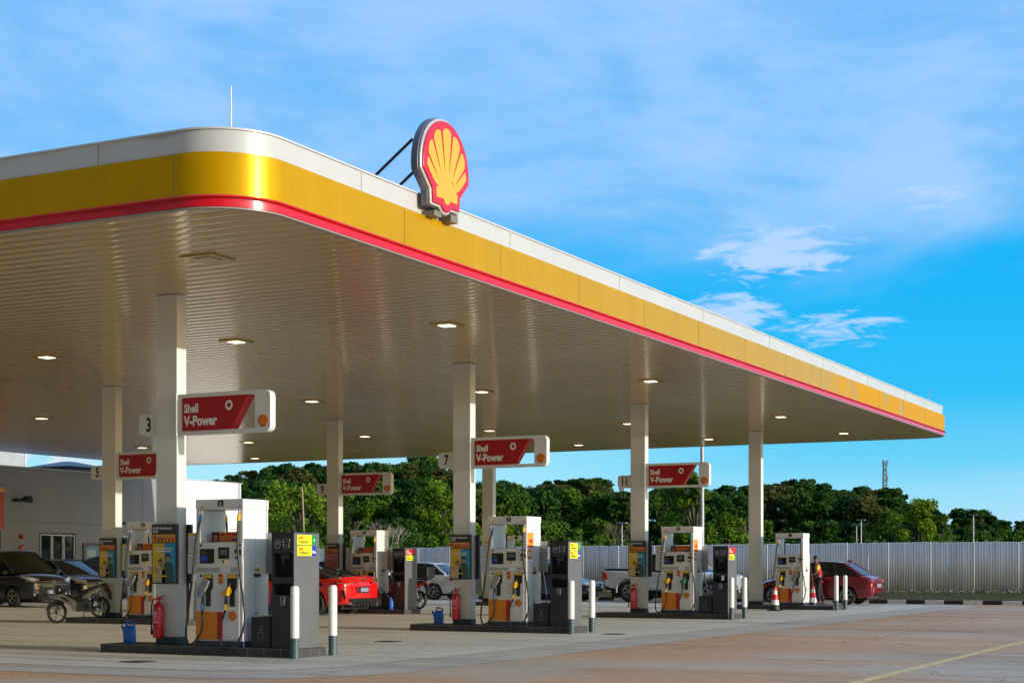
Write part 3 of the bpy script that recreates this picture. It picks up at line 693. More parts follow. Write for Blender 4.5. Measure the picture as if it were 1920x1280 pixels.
def pump(dx, dy, num, label, nozz=('grey', 'yellow'), topper=True, extra=False, notice=True):
    t = thing('fuel_pump', label, 'fuel pump', (-11.035+dx, 14.535+dy, .1), 0, 'white fuel pumps on the islands')
    D = .235
    b = MB(); b.box(-.335, .335, -D-.004, D+.004, 0, .0625); b.build('plinth', mat('pump_plinth', (.03, .055, .09), .4), t, bevel=.004)
    b = MB()
    b.box(-.325, .325, -D, D, .063, fz(400)); b.box(-.325, -.27, -D, D, fz(400), fz(165)); b.box(.265, .325, -D, D, fz(400), fz(165))
    b.box(-.33, .33, -D-.004, D+.004, fz(165), 1.64)
    b.build('cabinet', pumpw, t, bevel=.012, seg=3)
    cm = {'yellow': yel, 'grey': blued, 'green': greenn}
    for side in (0, 1):
        M = Matrix.Rotation(math.pi*side, 4, 'Z'); f = -D-.0005
        def nb(): q = MB(); q.M = M; return q
        b = nb(); b.box(-.315, .315, f-.004, f, fz(570), fz(405)); b.build('upper_panel', pumpw, t, bevel=.003)
        b = nb(); b.box(-.315, .275, f-.004, f, fz(1085), fz(618)); b.build('lower_panel', pumpw, t, bevel=.003)
        b = nb(); b.box(-.315, .275, f-.003, f, fz(610), fz(577), 0)
        for i in range(44): b.box(-.305+i*.013, -.301+i*.013, f-.006, f-.003, fz(607), fz(580), 1)
        b.box(fx(280), fx(345), f-.0075, f-.006, fz(606), fz(581), 2)
        b.build('vent_strip', [pumptrim, galv, paper], t)
        f2 = f-.0045
        b = nb(); b.box(fx(137), fx(237), f2-.010, f2, fz(548), fz(445)); s1 = b.build('payment_screen', screenm, t, bevel=.006)
        b = nb(); b.box(fx(145), fx(192), f2-.012, f2-.0105, fz(535), fz(492), 0); b.box(fx(150), fx(180), f2-.012, f2-.0105, fz(486), fz(460), 1)
        for i in range(4): b.lathe([(0, f2-.014), (.008, f2-.014), (.008, f2-.012)], 8, 'y', (fx(152+i*11), 0, fz(513)), 2)
        b.build('keypad', [blueg, mat('dim_amber', (.10, .08, .02), .4), mat('key_blue', (.05, .12, .6), .3)], s1)
        b = nb(); b.box(fx(268), fx(343), f2-.008, f2, fz(515), fz(435)); s2 = b.build('price_display', screenm, t, bevel=.003)
        b = nb(); b.box(fx(280), fx(332), f2-.0095, f2-.008, fz(488), fz(450)); b.build('lcd', lcd, s2)
        b = nb(); b.box(fx(380), fx(405), f2-.003, f2, fz(478), fz(448)); b.box(fx(410), fx(430), f2-.006, f2, fz(488), fz(450)); b.box(fx(380), fx(405), f2-.003, f2, fz(514), fz(500)); b.build('card_slot', mat('dark_grey_plastic', (.08, .08, .09), .4), t)
        b = nb(); b.lathe([(0, f2-.004), (.022, f2-.004), (.022, f2)], 12, 'y', (fx(304), 0, fz(533)), 0); b.lathe([(0, f2-.006), (.011, f2-.006), (.011, f2-.004)], 10, 'y', (fx(304), 0, fz(533)), 1); b.build('round_sticker', [yel, ink], t)
        for u_, v_ in ((143, 420), (420, 420), (143, 635), (415, 632)): b = nb(); b.lathe([(0, f2-.005), (.014, f2-.005), (.014, f2)], 10, 'y', (fx(u_), 0, fz(v_))); b.build('lock', black, t)
        # orange and red blocks, emblem, number label
        b = nb(); b.box(fx(107), fx(258), f2-.002, f2+.003, fz(1085), fz(888)); b.build('orange_block', orange, t)
        b = nb(); b.box(fx(258), fx(297), f2-.002, f2+.003, fz(1085), fz(888)); b.build('red_block', redp, t)
        b = nb(); emblem(b, 'xz', .056, fx(366), fz(918), f2, -.002); b.build('shell_emblem', [redp, orange], t)
        b = nb(); b.box(fx(266), fx(300), f2-.002, f2, fz(695), fz(622), 0); b.box(fx(266), fx(300), f2-.003, f2-.002, fz(640), fz(622), 1)
        b.text(num or '13', .07, fx(283), fz(686), f2-.002, align='CENTER', mi=1, bold=.002); b.build('number_label', [postor, redp], t)
        # holsters with nozzles
        for hi, (u0, u1) in enumerate(((165, 227), (333, 397))):
            b = nb(); b.poly([(fx(u0), fz(720)), (fx(u0), fz(625)), (fx(u1), fz(625)), (fx(u1), fz(720)), (fx(u1-15), fz(745)), (fx(u1-15), fz(850)), (fx(u0+18), fz(850)), (fx(u0+18), fz(745))][::-1], f2-.012, f2, 'xz')
            h_ = b.build('holster', black, t)
            b = nb(); b.box(fx(u0+2), fx(u1-2), f2-.0135, f2-.0122, fz(652), fz(628)); b.build('grade_label', posty, h_)
            kind = nozz[hi]; cu = (u0+u1)/2; m_ = cm[kind]
            b = nb(); cxn = fx(cu)
            if kind == 'grey':
                b.poly([(fx(cu-58), fz(785)), (fx(cu-30), fz(785)), (fx(cu+10), fz(705)), (fx(cu+22), fz(672)), (fx(cu-15), fz(655)), (fx(cu-45), fz(700)), (fx(cu-58), fz(735))][::-1], f2-.055, f2-.013, 'xz', 1)
                b.box(fx(cu-53), fx(cu-38), f2-.058, f2-.055, fz(780), fz(745), 2)
                b.tube([(fx(cu-25), f2-.035, fz(785)), (fx(cu-30), f2-.035, fz(830))], .013, 8, 3)
                nz = b.build('nozzle', [m_, mat('nozzle_grey', (.30, .29, .28), .4), bluep, rubber], t, bevel=.003)
                end = (fx(cu-30), fz(830))
            else:
                b.tube([(fx(cu-2), f2-.03, fz(690)), (fx(cu-12), f2-.035, fz(725))], [.009, .012], 8, 1)
                b.tube([(fx(cu-10), f2-.035, fz(715)), (fx(cu-22), f2-.04, fz(770))], [.024, .03], 10, 0)
                b.box(fx(cu-52), fx(cu-22), f2-.055, f2-.03, fz(772), fz(738), 0)
                b.tube([(fx(cu-5), f2-.035, fz(712)), (fx(cu+6), f2-.04, fz(745)), (fx(cu-10), f2-.04, fz(772))], .010, 8, 0)
                b.tube([(fx(cu-28), f2-.04, fz(768)), (fx(cu-34), f2-.035, fz(835))], .016, 8, 2)
                nz = b.build('nozzle', [m_, steel, rubber], t, smooth=True)
                end = (fx(cu-34), fz(835))
            hx, hz = end
            b = nb(); b.tube([(hx, f2-.035, hz), (hx-.003, f2-.035, hz-.065)], [.017, .02], 10); b.build('hose_collar', m_, t, smooth=True)
            b = nb()
            if hi == 0: pts = [(hx-.003, f2-.035, hz-.06), (hx+.005, f2-.04, fz(960)), (hx-.01, f2-.05, fz(1040)), (fx(110), f2-.055, fz(1110)), (fx(72), f2-.05, fz(1118)), (fx(52), f2-.04, fz(1050)), (fx(62), f2-.035, fz(900)), (fx(98), f2-.03, fz(600)), (fx(120), f2-.02, fz(350)), (fx(146), f2-.01, fz(235))]; top = (fx(146), fz(235), fx(154), fz(172))
            else: pts = [(hx-.003, f2-.035, hz-.06), (hx-.05, f2-.045, fz(960)), (hx-.062, f2-.055, fz(1060)), (fx(340), f2-.09, fz(1150)), (fx(425), f2-.07, fz(1100)), (fx(468), f2-.05, fz(960)), (fx(455), f2-.04, fz(800)), (fx(425), f2-.03, fz(600)), (fx(408), f2-.02, fz(400)), (fx(410), f2-.01, fz(240))]; top = (fx(410), fz(240), fx(418), fz(170))
            b.curve(pts, .0125, 8, 7); b.build('hose', rubber, t, smooth=True)
            b = nb(); b.tube([(top[0], f2-.01, top[1]-.01), (top[0]+(top[2]-top[0])*.6, f2-.01, top[1]+(top[3]-top[1])*.55)], .018, 10, 0); b.tube([(top[0]+(top[2]-top[0])*.6, f2-.01, top[1]+(top[3]-top[1])*.5), (top[2], f2-.01, top[3]+.004)], .011, 8, 1)
            b.build('hose_swivel', [m_, steel], t, smooth=True)
        # header number and triangles
        b = nb(); b.box(fx(265), fx(301), -D-.010, -D-.0045, fz(147), fz(104), 0)
        if num: b.text(num, .06, fx(283), fz(143), -D-.010, align='CENTER', mi=1, bold=.002)
        b.build('number_tile', [ink, textw], t)
        b = nb()
        for u_ in (152, 417): b.poly([(fx(u_-10), fz(155)), (fx(u_+10), fz(155)), (fx(u_), fz(136))][::-1], -D-.0065, -D-.0045, 'xz')
        b.build('warning_sticker', mat('pink_sticker', (.7, .12, .2), .4), t)
        if topper:
            b = nb(); b.box(fx(187), fx(244), -.16, -.13, fz(399), fz(325), 0); b.box(fx(244), fx(370), -.16, -.13, fz(399), fz(325), 1)
            for i in range(3): b.box(fx(250+i*40), fx(284+i*40), -.162, -.160, fz(352), fz(335), 2)
            b.box(fx(250), fx(330), -.162, -.160, fz(368), fz(362), 2); b.box(fx(250), fx(320), -.162, -.160, fz(385), fz(378), 2); b.box(fx(330), fx(366), -.162, -.160, fz(390), fz(372), 3)
            b.lathe([(0, -.1625), (.026, -.1625), (.026, -.160)], 10, 'y', (fx(216), 0, fz(362)), 4); b.poly([(fx(200), fz(395)), (fx(232), fz(395)), (fx(226), fz(376)), (fx(206), fz(376))][::-1], -.162, -.160, 'xz', 4)
            b.build('topper_board', [mat('maroon', (.09, .01, .012), .4), postor, redp, blueg, mat('rose', (.5, .16, .16), .5)], t)
        # notice board beside the cabinet
        b = nb()
        if notice: b.box(fx(45), fx(104), -D+.01, -D+.02, fz(622), fz(330), 2)
        if notice:
            b.box(fx(47), fx(103), -D+.006, -D+.0098, fz(470), fz(332), 0); b.box(fx(47), fx(103), -D+.005, -D+.0062, fz(352), fz(332), 1)
            b.box(fx(44), fx(104), -D+.006, -D+.0098, fz(618), fz(480), 3)
            for i in range(8):
                b.box(fx(54), fx(96-(i % 3)*8), -D+.0045, -D+.0058, fz(372+i*11), fz(369+i*11), 4); b.box(fx(52), fx(96-(i % 4)*7), -D+.0045, -D+.0058, fz(506+i*12), fz(503+i*12), 4)
            b.build('notice_board', [paper, posty, galv, paper, inkg], t)
        # labels on the end panel
        xx = .3255; EL = [postor, ink, galv, redp, paper]
        for q in ((xx, xx+.002, -.02, .07, fz(608), fz(580), 0), (xx, xx+.004, -.035, .085, fz(645), fz(618), 1), (xx, xx+.002, -.03, .05, fz(925), fz(890), 2)): b = nb(); b.box(*q); b.build('end_label', EL, t)
        if extra:
            b = nb(); b.box(xx, xx+.003, -.22, -.02, fz(395), fz(250), 0); b.box(xx+.003, xx+.0045, -.16, -.06, fz(345), fz(315), 3); b.box(xx+.003, xx+.0045, -.2, -.04, fz(385), fz(370), 3); b.build('end_notice', EL, t); b = nb()
            b.box(xx, xx+.003, -.22, -.08, fz(500), fz(405), 0); b.box(xx+.003, xx+.0045, -.19, -.11, fz(470), fz(440), 4); b.box(xx+.003, xx+.0045, -.21, -.09, fz(496), fz(484), 3); b.build('end_notice', EL, t)
    b = MB(); b.box(.3255, .3275, -.004, 0, .08, 1.5); b.build('panel_seam', pumptrim, t)
    return t
def service_bin(dx, dy, label, red=False, slip=False):
    t = thing('service_bin', label, 'bin', (-10.178+dx, 14.54+dy, .1), 0, 'grey bin towers at the island ends')
    w, d, h = .148, .24, 1.2555; s = .001556
    def z(v): return (1140-v)*s
    b = MB(); rx0, rx1 = -w+.02, w-.02
    # body with real recesses at the front and back
    b.box(-w, w, -d+.10, d-.10, 0, h, 0)
    for sg in (-1, 1):
        y0, y1 = (-d, -d+.10) if sg < 0 else (d-.10, d)
        b.box(-w, w, y0, y1, 0, z(765), 1); b.box(-w, rx0, y0, y1, z(765), z(687), 1); b.box(rx1, w, y0, y1, z(765), z(687), 1)
        b.box(-w, w, y0, y1, z(687), z(640), 1); b.box(-w, rx0, y0, y1, z(640), z(475), 1); b.box(rx1, w, y0, y1, z(640), z(475), 1); b.box(-w, w, y0, y1, z(475), h, 1)
    bd = b.build('tower', [bingrey, bindark], t)
    for p in bd.data.polygons:
        if abs(p.normal.x) > .9 and abs(abs(p.center.x)-w*K) < .01: p.material_index = 0
    b = MB(); b.box(-w-.003, w+.003, -d-.003, d+.003, h, h+.012); b.build('lid', bindark, t, bevel=.003)
    b = MB(); b.poly([(rx0, z(475)), (rx1, z(475)), (rx1, z(640)), (rx0, z(640))], -d+.098, -d+.0995, 'xz'); b.poly([(rx0, z(687)), (rx1, z(687)), (rx1, z(765)), (rx0, z(765))], -d+.098, -d+.0995, 'xz'); b.build('recess_back', cavity, t)
    b = MB(); b.box(-.05, .07, -d+.03, -d+.09, z(515), z(480)); b.tube([(-.03, -d+.05, z(515)), (-.03, -d+.05, z(560))], .012, 6); b.build('towel_holder', mat('dim_grey', (.05, .05, .055), .5), t)
    # icons
    def ring(cx, cz, r, w_=.005, n=16, a0=0, a1=360):
        for i in range(n):
            a, c = R(a0+(a1-a0)*i/n), R(a0+(a1-a0)*(i+1)/n)
            b.tube([(cx+r*math.cos(a), -d-.002, cz+r*math.sin(a)), (cx+r*math.cos(c), -d-.002, cz+r*math.sin(c))], w_*.5, 4)
    def ln(*p):
        for i in range(len(p)-1): b.tube([(p[i][0], -d-.002, p[i][1]), (p[i+1][0], -d-.002, p[i+1][1])], .003, 4)
    b = MB(); cx, cz = -.068, z(405)
    ring(cx, cz, .042, a0=-60, a1=240); ln((cx-.028, cz-.02), (cx-.02, cz+.025), (cx-.005, cz-.015), (cx+.005, cz+.03), (cx+.015, cz-.01), (cx+.03, cz+.02)); ln((cx-.02, cz-.04), (cx-.025, cz-.055), (cx+.02, cz-.055), (cx+.02, cz-.035))
    cx = .048; ln((cx-.045, cz+.045), (cx+.045, cz+.045), (cx+.045, cz+.01), (cx+.02, cz+.01), (cx+.015, cz+.02), (cx-.015, cz+.02), (cx-.02, cz+.01), (cx-.045, cz+.01), (cx-.045, cz+.045)); ln((cx-.035, cz), (cx-.035, cz-.045), (cx+.035, cz-.045), (cx+.035, cz)); ln((cx-.012, cz-.01), (cx, cz-.02), (cx+.012, cz-.01))
    cx, cz = 0, z(808)
    ln((cx-.03, cz+.035), (cx-.022, cz-.045), (cx+.022, cz-.045), (cx+.03, cz+.035), (cx-.03, cz+.035)); ln((cx-.038, cz+.042), (cx+.038, cz+.042)); ln((cx-.01, cz+.05), (cx+.01, cz+.05)); ln((cx-.01, cz+.025), (cx-.007, cz-.035)); ln((cx+.01, cz+.025), (cx+.007, cz-.035))
    b.build('icon', textdim, t)
    # stickers on the end
    b = MB(); Y = lambda q: -d+2*d*q; xx = w+.0005
    rows_ = ((345, 415), (422, 492))
    for i, (v0, v1) in enumerate(rows_):
        if red and i == 0: b.box(xx, xx+.003, Y(.08), Y(.88), z(v1), z(v0), 3); continue
        b.box(xx, xx+.003, Y(.12), Y(.70), z(v1), z(v0), 0); b.box(xx, xx+.003, Y(.70), Y(.88), z(v1), z(v0), 1 if i == 0 or red else 2)
        if i == 0 or red: b.lathe([(0, xx+.0045), (.012, xx+.0045), (.012, xx+.003)], 10, 'x', (0, Y(.79), z((v0+v1)/2)), 4)
        else: b.poly([(Y(.73), z(v1)+.03), (Y(.85), z(v1)+.03), (Y(.85), z(v1)+.05), (Y(.78), z(v1)+.05), (Y(.77), z(v1)+.065), (Y(.73), z(v1)+.06)], xx+.0045, xx+.003, 'yz', 4)
    st = b.build('sticker', [lemon, greenp, blueg, redp, textw], t)
    b = MB()
    for i, (v0, v1) in enumerate(rows_):
        if red and i == 0:
            b.text('Shell', .045, Y(.14), z(v0)-.05, xx+.003, 'yz', mi=2, bold=.001); b.text('V-Power', .058, Y(.14), z(v1)+.015, xx+.003, 'yz', mi=2, bold=.002, sx=.9); continue
        b.text('Shell', .042, Y(.17), z(v0)-.045, xx+.003, 'yz', mi=0, bold=.001); b.text('FuelSave', .056, Y(.17), z(v1)+.018, xx+.003, 'yz', mi=1, bold=.001, sx=.95)
    b.build('lettering', [redp, mat('olive_ink', (.16, .22, .02), .5), textw], st)
    if slip:
        b = MB(); b.box(.02, .07, -d-.004, -d, z(735), z(680)); b.build('paper_slip', paper, t)
    return t
def bucket(dx, dy, label, hcol):
    t = thing('squeegee_bucket', label, 'bucket', (-10.487+dx, 14.44+dy, .1), 0, 'dark squeegee buckets between pump and bin')
    b = MB(); w, d, h = .125, .12, .335; s_ = .012
    b.box(-w, w, -d, -d+s_, 0, h); b.box(-w, w, d-s_, d, 0, h); b.box(-w, -w+s_, -d+s_, d-s_, 0, h); b.box(w-s_, w, -d+s_, d-s_, 0, h); b.box(-w+s_, w-s_, -d+s_, d-s_, 0, .2)
    b.build('bucket_box', bindark, t)
    b = MB(); p = -d-.002
    for q in ([(-.035, .17), (-.028, .09), (.028, .09), (.035, .17), (-.035, .17)], [(-.01, .17), (.005, .215), (.035, .20)], [(.0, .225), (.03, .24)]):
        for i in range(len(q)-1): b.tube([(q[i][0], p, q[i][1]), (q[i+1][0], p, q[i+1][1])], .003, 4)
    b.build('icon', textdim, t)
    b = MB(); b.tube([(.02, .0, .2), (.06, .03, .75)], .010, 8, 0); b.box(-.06, .08, -.03, .03, .31, .345, 1); b.build('squeegee', [hcol, redp if hcol is bluep else bluep], t)
    return t
SIDE = {}
def make_island(k, row, num, o):
    dx, dy = RX*row, SP*k; nm = o['nm']
    island(dx, dy, o['isl'], None)
    column(dx, dy, o['col'])
    pump(dx, dy, num, o['pump'], o.get('noz', ('grey', 'yellow')), o.get('topper', True), o.get('extra', False), o.get('notice', True))
    if o.get('bin', 1):
        service_bin(dx, dy, o['bin'], o.get('red', False), o.get('slip', False))
        bucket(dx, dy, f'dark squeegee bucket beside the bin tower {nm}', o.get('sq', bluep))
    if num:
        brand_sign(dx, dy, f'red Shell V-Power sign on the column signed {num}' if False else f'red V-Power sign on the column signed {num}')
        num_sign(dx, dy, num, f'small white plate with black number {num} on its column')
        poster(dx, dy, f'framed safety poster on the front of the column signed {num}', o.get('pk', 0))
        poster(dx, dy, f'dark poster frame on the far side of the column signed {num}', 0, True)
    for i, yb in enumerate((14.13, 14.86) if row == 0 else ()):
        bollard(-9.9+dx, yb+dy, f'{"front" if i == 0 else "rear"} bollard at the right end {nm}')
make_island(0, 0, '3', dict(nm='of the island signed 3', isl='signed 3, nearest the camera', col='white square column signed 3, nearest the camera', pump='white fuel pump numbered 3 with grey and yellow nozzles, nearest the camera', bin='grey bin tower with two yellow stickers on the island signed 3'))
make_island(1, 0, '7', dict(nm='of the island signed 7', isl='signed 7, second from the camera in the front row', col='white square column signed 7', pump='white fuel pump numbered 7 with orange notices on its end panel', bin='grey bin tower with two yellow stickers on the island signed 7', topper=False, extra=True))
make_island(2, 0, '11', dict(nm='of the island signed 11', isl='signed 11, in front of the silver white pickup', col='white square column signed 11', pump='white fuel pump numbered 11 with yellow and green nozzles', bin='grey bin tower with red and yellow stickers and a white slip, island signed 11', noz=('yellow', 'green'), red=True, extra=True, slip=True))
make_island(3, 0, None, dict(nm='of the far right island', isl='at the far right, in front of the dark red sedan', col='white square column without a number, rightmost of all', pump='plain white fuel pump beside the attendant, rightmost', bin=0, noz=('yellow', 'grey'), topper=False, notice=False))
make_island(1, 1, '5', dict(nm='of the island signed 5', isl='signed 5, behind the white motorcycle', col='beige shaded column signed 5', pump='shaded fuel pump on the island signed 5, behind the motorcycle', bin='dark bin tower hidden behind the column signed 3'))
make_island(2, 1, '9', dict(nm='of the island signed 9', isl='signed 9, behind the red sports coupe', col='shaded square column signed 9', pump='shaded fuel pump behind the red sports coupe', bin='dark maroon tinted bin tower with red and orange stickers beside the silver sedan', red=True, pk=1))
make_island(3, 1, None, dict(nm='of the back island behind pump 7', isl='at the back, behind the pump numbered 7', col='grey shaded column seen behind the pump numbered 7', pump='fuel pump hidden behind the pump numbered 7', bin=0, topper=False))
for dx, dy, n_ in ((0, 0, '3'), (0, SP, '7'), (0, SP*2, '11')):
    extinguisher(-11.97+dx, 14.39+dy, f'red fire extinguisher hung on the column signed {n_}')
jerrycan(-12.5, 14.5, .1, 0, 'blue plastic water can on the left end of the nearest island')
jerrycan(-12.35, 14.5+SP, .1, 0, 'blue plastic water can on the left end of the island signed 7')
jerrycan(-17.38, 28.25, .1, R(-60), 'blue plastic water can right of the red sports coupe')
# thin stick behind the nearest bin
b = MB(); b.tube([(0, 0, 0), (-.02, 0, .45), (-.03, 0, .50)], .008, 6); b.tube([(-.02, 0, .45), (-.06, 0, .5)], .005, 6); o = b.build('stick', mat('bamboo', (.42, .30, .22), .7), loc=(-10.19, 14.72, 1.37)); tag(o, 'thin pale stick poking up behind the nearest bin tower', 'stick')
# cones
def cone(x, y, z, label):
    t = thing('traffic_cone', label, 'traffic cone', (x, y, z), 0, 'red and white traffic cones')
    b = MB(); b.box(-.14, .14, -.14, .14, 0, .022); b.build('cone_base', rubber, t, bevel=.006)
    zs = [.022, .13, .24, .36, .45, .52]; rz = lambda z: .115-.085*(z/.52)
    b = MB()
    for i, m_ in enumerate((2, 1, 0, 1, 0)):
        b.lathe([(rz(zs[i]), zs[i]), (rz(zs[i+1]), zs[i+1])], 20, mi=m_)
    b.build('cone_body', [mat('cone_red', (.70, .02, .03), .45), mat('cone_white', (.75, .75, .75), .4), rubber], t, smooth=True)
x, y = gp(1453, 35.3); cone(x, y, .012/K, 'red and white traffic cone in front of the rightmost pump')
x, y = gp(1524, 37.6); cone(x, y, .012/K, 'red and white traffic cone behind the rightmost pump by the attendant')
#@@PART2
# ------------------------------------------------------------------ vehicles (metres, own frame: front towards +x, rear at x=0)
def loft(b, secs, mi=0, cap=True):
    n = len(secs[0]); vs = [p for q in secs for p in q]
    fs = [(i*n+j, i*n+(j+1) % n, (i+1)*n+(j+1) % n, (i+1)*n+j) for i in range(len(secs)-1) for j in range(n)]
    if cap: fs += [tuple(range(n))[::-1], tuple((len(secs)-1)*n+j for j in range(n))]
    return b.add(vs, fs, mi)
def section(x, w, zb, zs, zt, zw=None):
    """ring: rocker, flank, shoulder, crown"""
    zm = zb+(zs-zb)*.55
    h = [(.0, zb), (w*.80, zb), (w*.955, zb+.05), (w*.985, zb+(zs-zb)*.3), (w, zm), (w*.985, zs-.06), (w*.93, zs), (w*.70, zs+(zt-zs)*.6), (w*.35, zs+(zt-zs)*.93), (0, zt)]
    return [(x, y, z) for y, z in h]+[(x, -y, z) for y, z in h[-2:0:-1]]
def carve(o, cuts, sub=2):
    """smooth the shell, then cut the wheel arches (evaluated once, no helper stays in the scene)"""
    if sub:
        m = o.modifiers.new('s', 'SUBSURF'); m.levels = m.render_levels = sub
    tmp = []
    for (x, y0, y1, z, r) in cuts:
        c = MB(1.0); c.lathe([(0, y0), (r, y0), (r, y1), (0, y1)], 32, 'y', (x, 0, z)); co = c.build('cut', black); tmp.append(co)
        m = o.modifiers.new('b', 'BOOLEAN'); m.operation = 'DIFFERENCE'; m.solver = 'EXACT'; m.object = co
    dg = bpy.context.evaluated_depsgraph_get(); me = bpy.data.meshes.new_from_object(o.evaluated_get(dg))
    o.modifiers.clear(); o.data = me
    for co in tmp: bpy.data.objects.remove(co)
    me.polygons.foreach_set('use_smooth', [True]*len(me.polygons)); me.set_sharp_from_angle(angle=R(38))
    return o
def wheel(root, x, y, r, w, spokes=5, dark=False, out=1, rr=.68):
    t = MB(1.0); t.lathe([(r*rr, -w*.42), (r*.90, -w*.5), (r*.98, -w*.4), (r, -w*.2), (r, w*.2), (r*.98, w*.4), (r*.90, w*.5), (r*rr, w*.42)], 32, 'y', closed=True)
    o = t.build('wheel', tyrem, root, smooth=True); o.location = (x, y, r)
    q = MB(1.0); f = out*w*.44
    q.lathe([(r*rr*.93, f-out*.10), (r*rr*1.02, f+out*.004), (r*rr*.90, f), (r*rr*.88, f-out*.09)], 32, 'y', closed=True, mi=0)
    q.lathe([(0, f-out*.10), (r*rr*.95, f-out*.10), (r*rr*.95, f-out*.115), (0, f-out*.115)], 24, 'y', mi=1)
    q.lathe([(0, f-out*.004), (r*.12, f-out*.006), (r*.14, f-out*.04), (0, f-out*.05)], 16, 'y', mi=0)
    for i in range(spokes):
        for d in (-.11, .11):
            a = 2*math.pi*i/spokes+.3; a2 = a+d*1.3
            p0 = (math.cos(a)*r*.10, math.sin(a)*r*.10); p1 = (math.cos(a2)*r*rr*.95, math.sin(a2)*r*rr*.95)
            q.tube([(p0[0], f-out*.025, p0[1]), (p1[0], f-out*.012, p1[1])], [r*.055, r*.045], 6, 0)
    q.build('rim', [rimd if dark else rimm, cavity], o, smooth=True)
    return o
def greenhouse(root, paint, bx0, bx1, tx0, tx1, zb, zt, wb, wt, pillars=(.5,), roofm=None, glass=None, pil=None, zb0=None, zb1=None, crown=.04):
    """bx: belt ends (rear, front); tx: roof ends. zb0/zb1 belt height at rear / front"""
    zb0 = zb if zb0 is None else zb0; zb1 = zb if zb1 is None else zb1
    N = 12; M = 6; g = MB(1.0); glass = glass or glassd
    def bp(i): t = i/N; return (bx0+(bx1-bx0)*t, zb0+(zb1-zb0)*t+.02*math.sin(math.pi*t))
    def tp(i): t = i/N; return (tx0+(tx1-tx0)*t, zt-.05*abs(2*t-1)**2.2)
    for sg in (1, -1):
        rows = []
        for j in range(M+1):
            s = j/M; row = []
            for i in range(N+1):
                (a, c), (d, e) = bp(i), tp(i); bow = .018*math.sin(math.pi*s)
                row.append((a+(d-a)*s, sg*(wb+(wt-wb)*s+bow), c+(e-c)*s))
            rows.append(row)
        vs = [p for q in rows for p in q]; g.add(vs, [(j*(N+1)+i, j*(N+1)+i+1, (j+1)*(N+1)+i+1, (j+1)*(N+1)+i) for j in range(M) for i in range(N)])
    go = g.build('side_glass', glass, root, smooth=True)
    for nm, (bx, tx, zz), e in (('windscreen', (bx1, tx1, bp(N)[1]), 1), ('rear_glass', (bx0, tx0, bp(0)[1]), -1)):
        q = MB(1.0); rows = []
        zz2 = tp(N)[1]
        for j in range(M+1):
            s = j/M
            for i in range(9):
                u = i/4-1; w = wb+(wt-wb)*s+.018*math.sin(math.pi*s)
                rows.append((bx+(tx-bx)*s+e*(.16*(1-u*u)*(1-.4*s)), u*w, zz+(zz2-zz)*s+.012*(1-u*u)))
        q.add(rows, [(j*9+i, j*9+i+1, (j+1)*9+i+1, (j+1)*9+i) for j in range(M) for i in range(8)]); q.build(nm, glass, root, smooth=True)
    q = MB(1.0); rows = []
    for i in range(-1, N+2):
        ii = min(max(i, 0), N); a, c = tp(ii)
        ext = .0 if i == ii else (.16*.6)*(1 if i > 0 else -1)
        for k in range(9):
            u = k/4-1; rows.append((a+ext*(1-u*u), u*(wt+.012), c+crown*(1-u*u)+.006-(.012 if i != ii else 0)*1))
    q.add(rows, [(i*9+k, i*9+k+1, (i+1)*9+k+1, (i+1)*9+k) for i in range(N+2) for k in range(8)])
    ro = q.build('roof', roofm or paint, root, smooth='all'); sd_ = ro.modifiers.new('t', 'SOLIDIFY'); sd_.thickness = .02
    pm_ = pil or paint
    def tb(nm, pts, r, m_, n=8): p = MB(1.0); p.tube(pts, r, n); p.build(nm, m_, root, smooth=True)
    for sg in (1, -1):
        tb('front_pillar', [(bp(N)[0]+.01, sg*(wb+.004), bp(N)[1]-.02), ((bp(N)[0]+tp(N)[0])/2, sg*((wb+wt)/2+.022), (bp(N)[1]+tp(N)[1])/2), (tp(N)[0], sg*(wt+.004), tp(N)[1]+.004)], .032, pm_)
        tb('rear_pillar', [(bp(0)[0]-.01, sg*(wb+.004), bp(0)[1]-.02), ((bp(0)[0]+tp(0)[0])/2, sg*((wb+wt)/2+.02), (bp(0)[1]+tp(0)[1])/2), (tp(0)[0], sg*(wt+.004), tp(0)[1]+.004)], .05, pm_)
        tb('roof_rail', [(tp(i)[0], sg*(wt+.006), tp(i)[1]+.008) for i in range(N+1)], .022, pm_)
        for t in pillars:
            (a, c), (d, e) = (bx0+(bx1-bx0)*t, zb0+(zb1-zb0)*t+.02), (tx0+(tx1-tx0)*t, zt-.02)
            tb('door_pillar', [(a, sg*(wb+.004), c-.02), ((a+d)/2, sg*((wb+wt)/2+.018), (c+e)/2), (d, sg*(wt+.004), e)], .026, black, 6)
        tb('window_trim', [(bp(i)[0], sg*(wb+.008), bp(i)[1]-.004) for i in range(N+1)], .013, black, 6)
def carpaint(name, c, metal=.3, rough=.28): return mat(name, c, rough, metal, var=.03, coat=1.0)
def xat(px, Y):
    q = (px-960)/FPX; return Y*(q*CS-SN)/(CS+q*SN)
def place(root, x, y, rz, L, rear_at=None):
    root.location = (x*K, y*K, .012); root.rotation_euler = (0, 0, rz)
def body(root, secs, paint, cuts, name='body', under=True, sub=2):
    b = MB(1.0); loft(b, secs); o = b.build(name, paint, root); carve(o, cuts, sub)
    if under:
        xs = [q[0][0] for q in secs]; w = max(q[4][1] for q in secs)
        u = MB(1.0); u.box(min(xs)+.25, max(xs)-.25, -w*.72, w*.72, .16, .62); u.build('underbody', cavity, root)
    return o
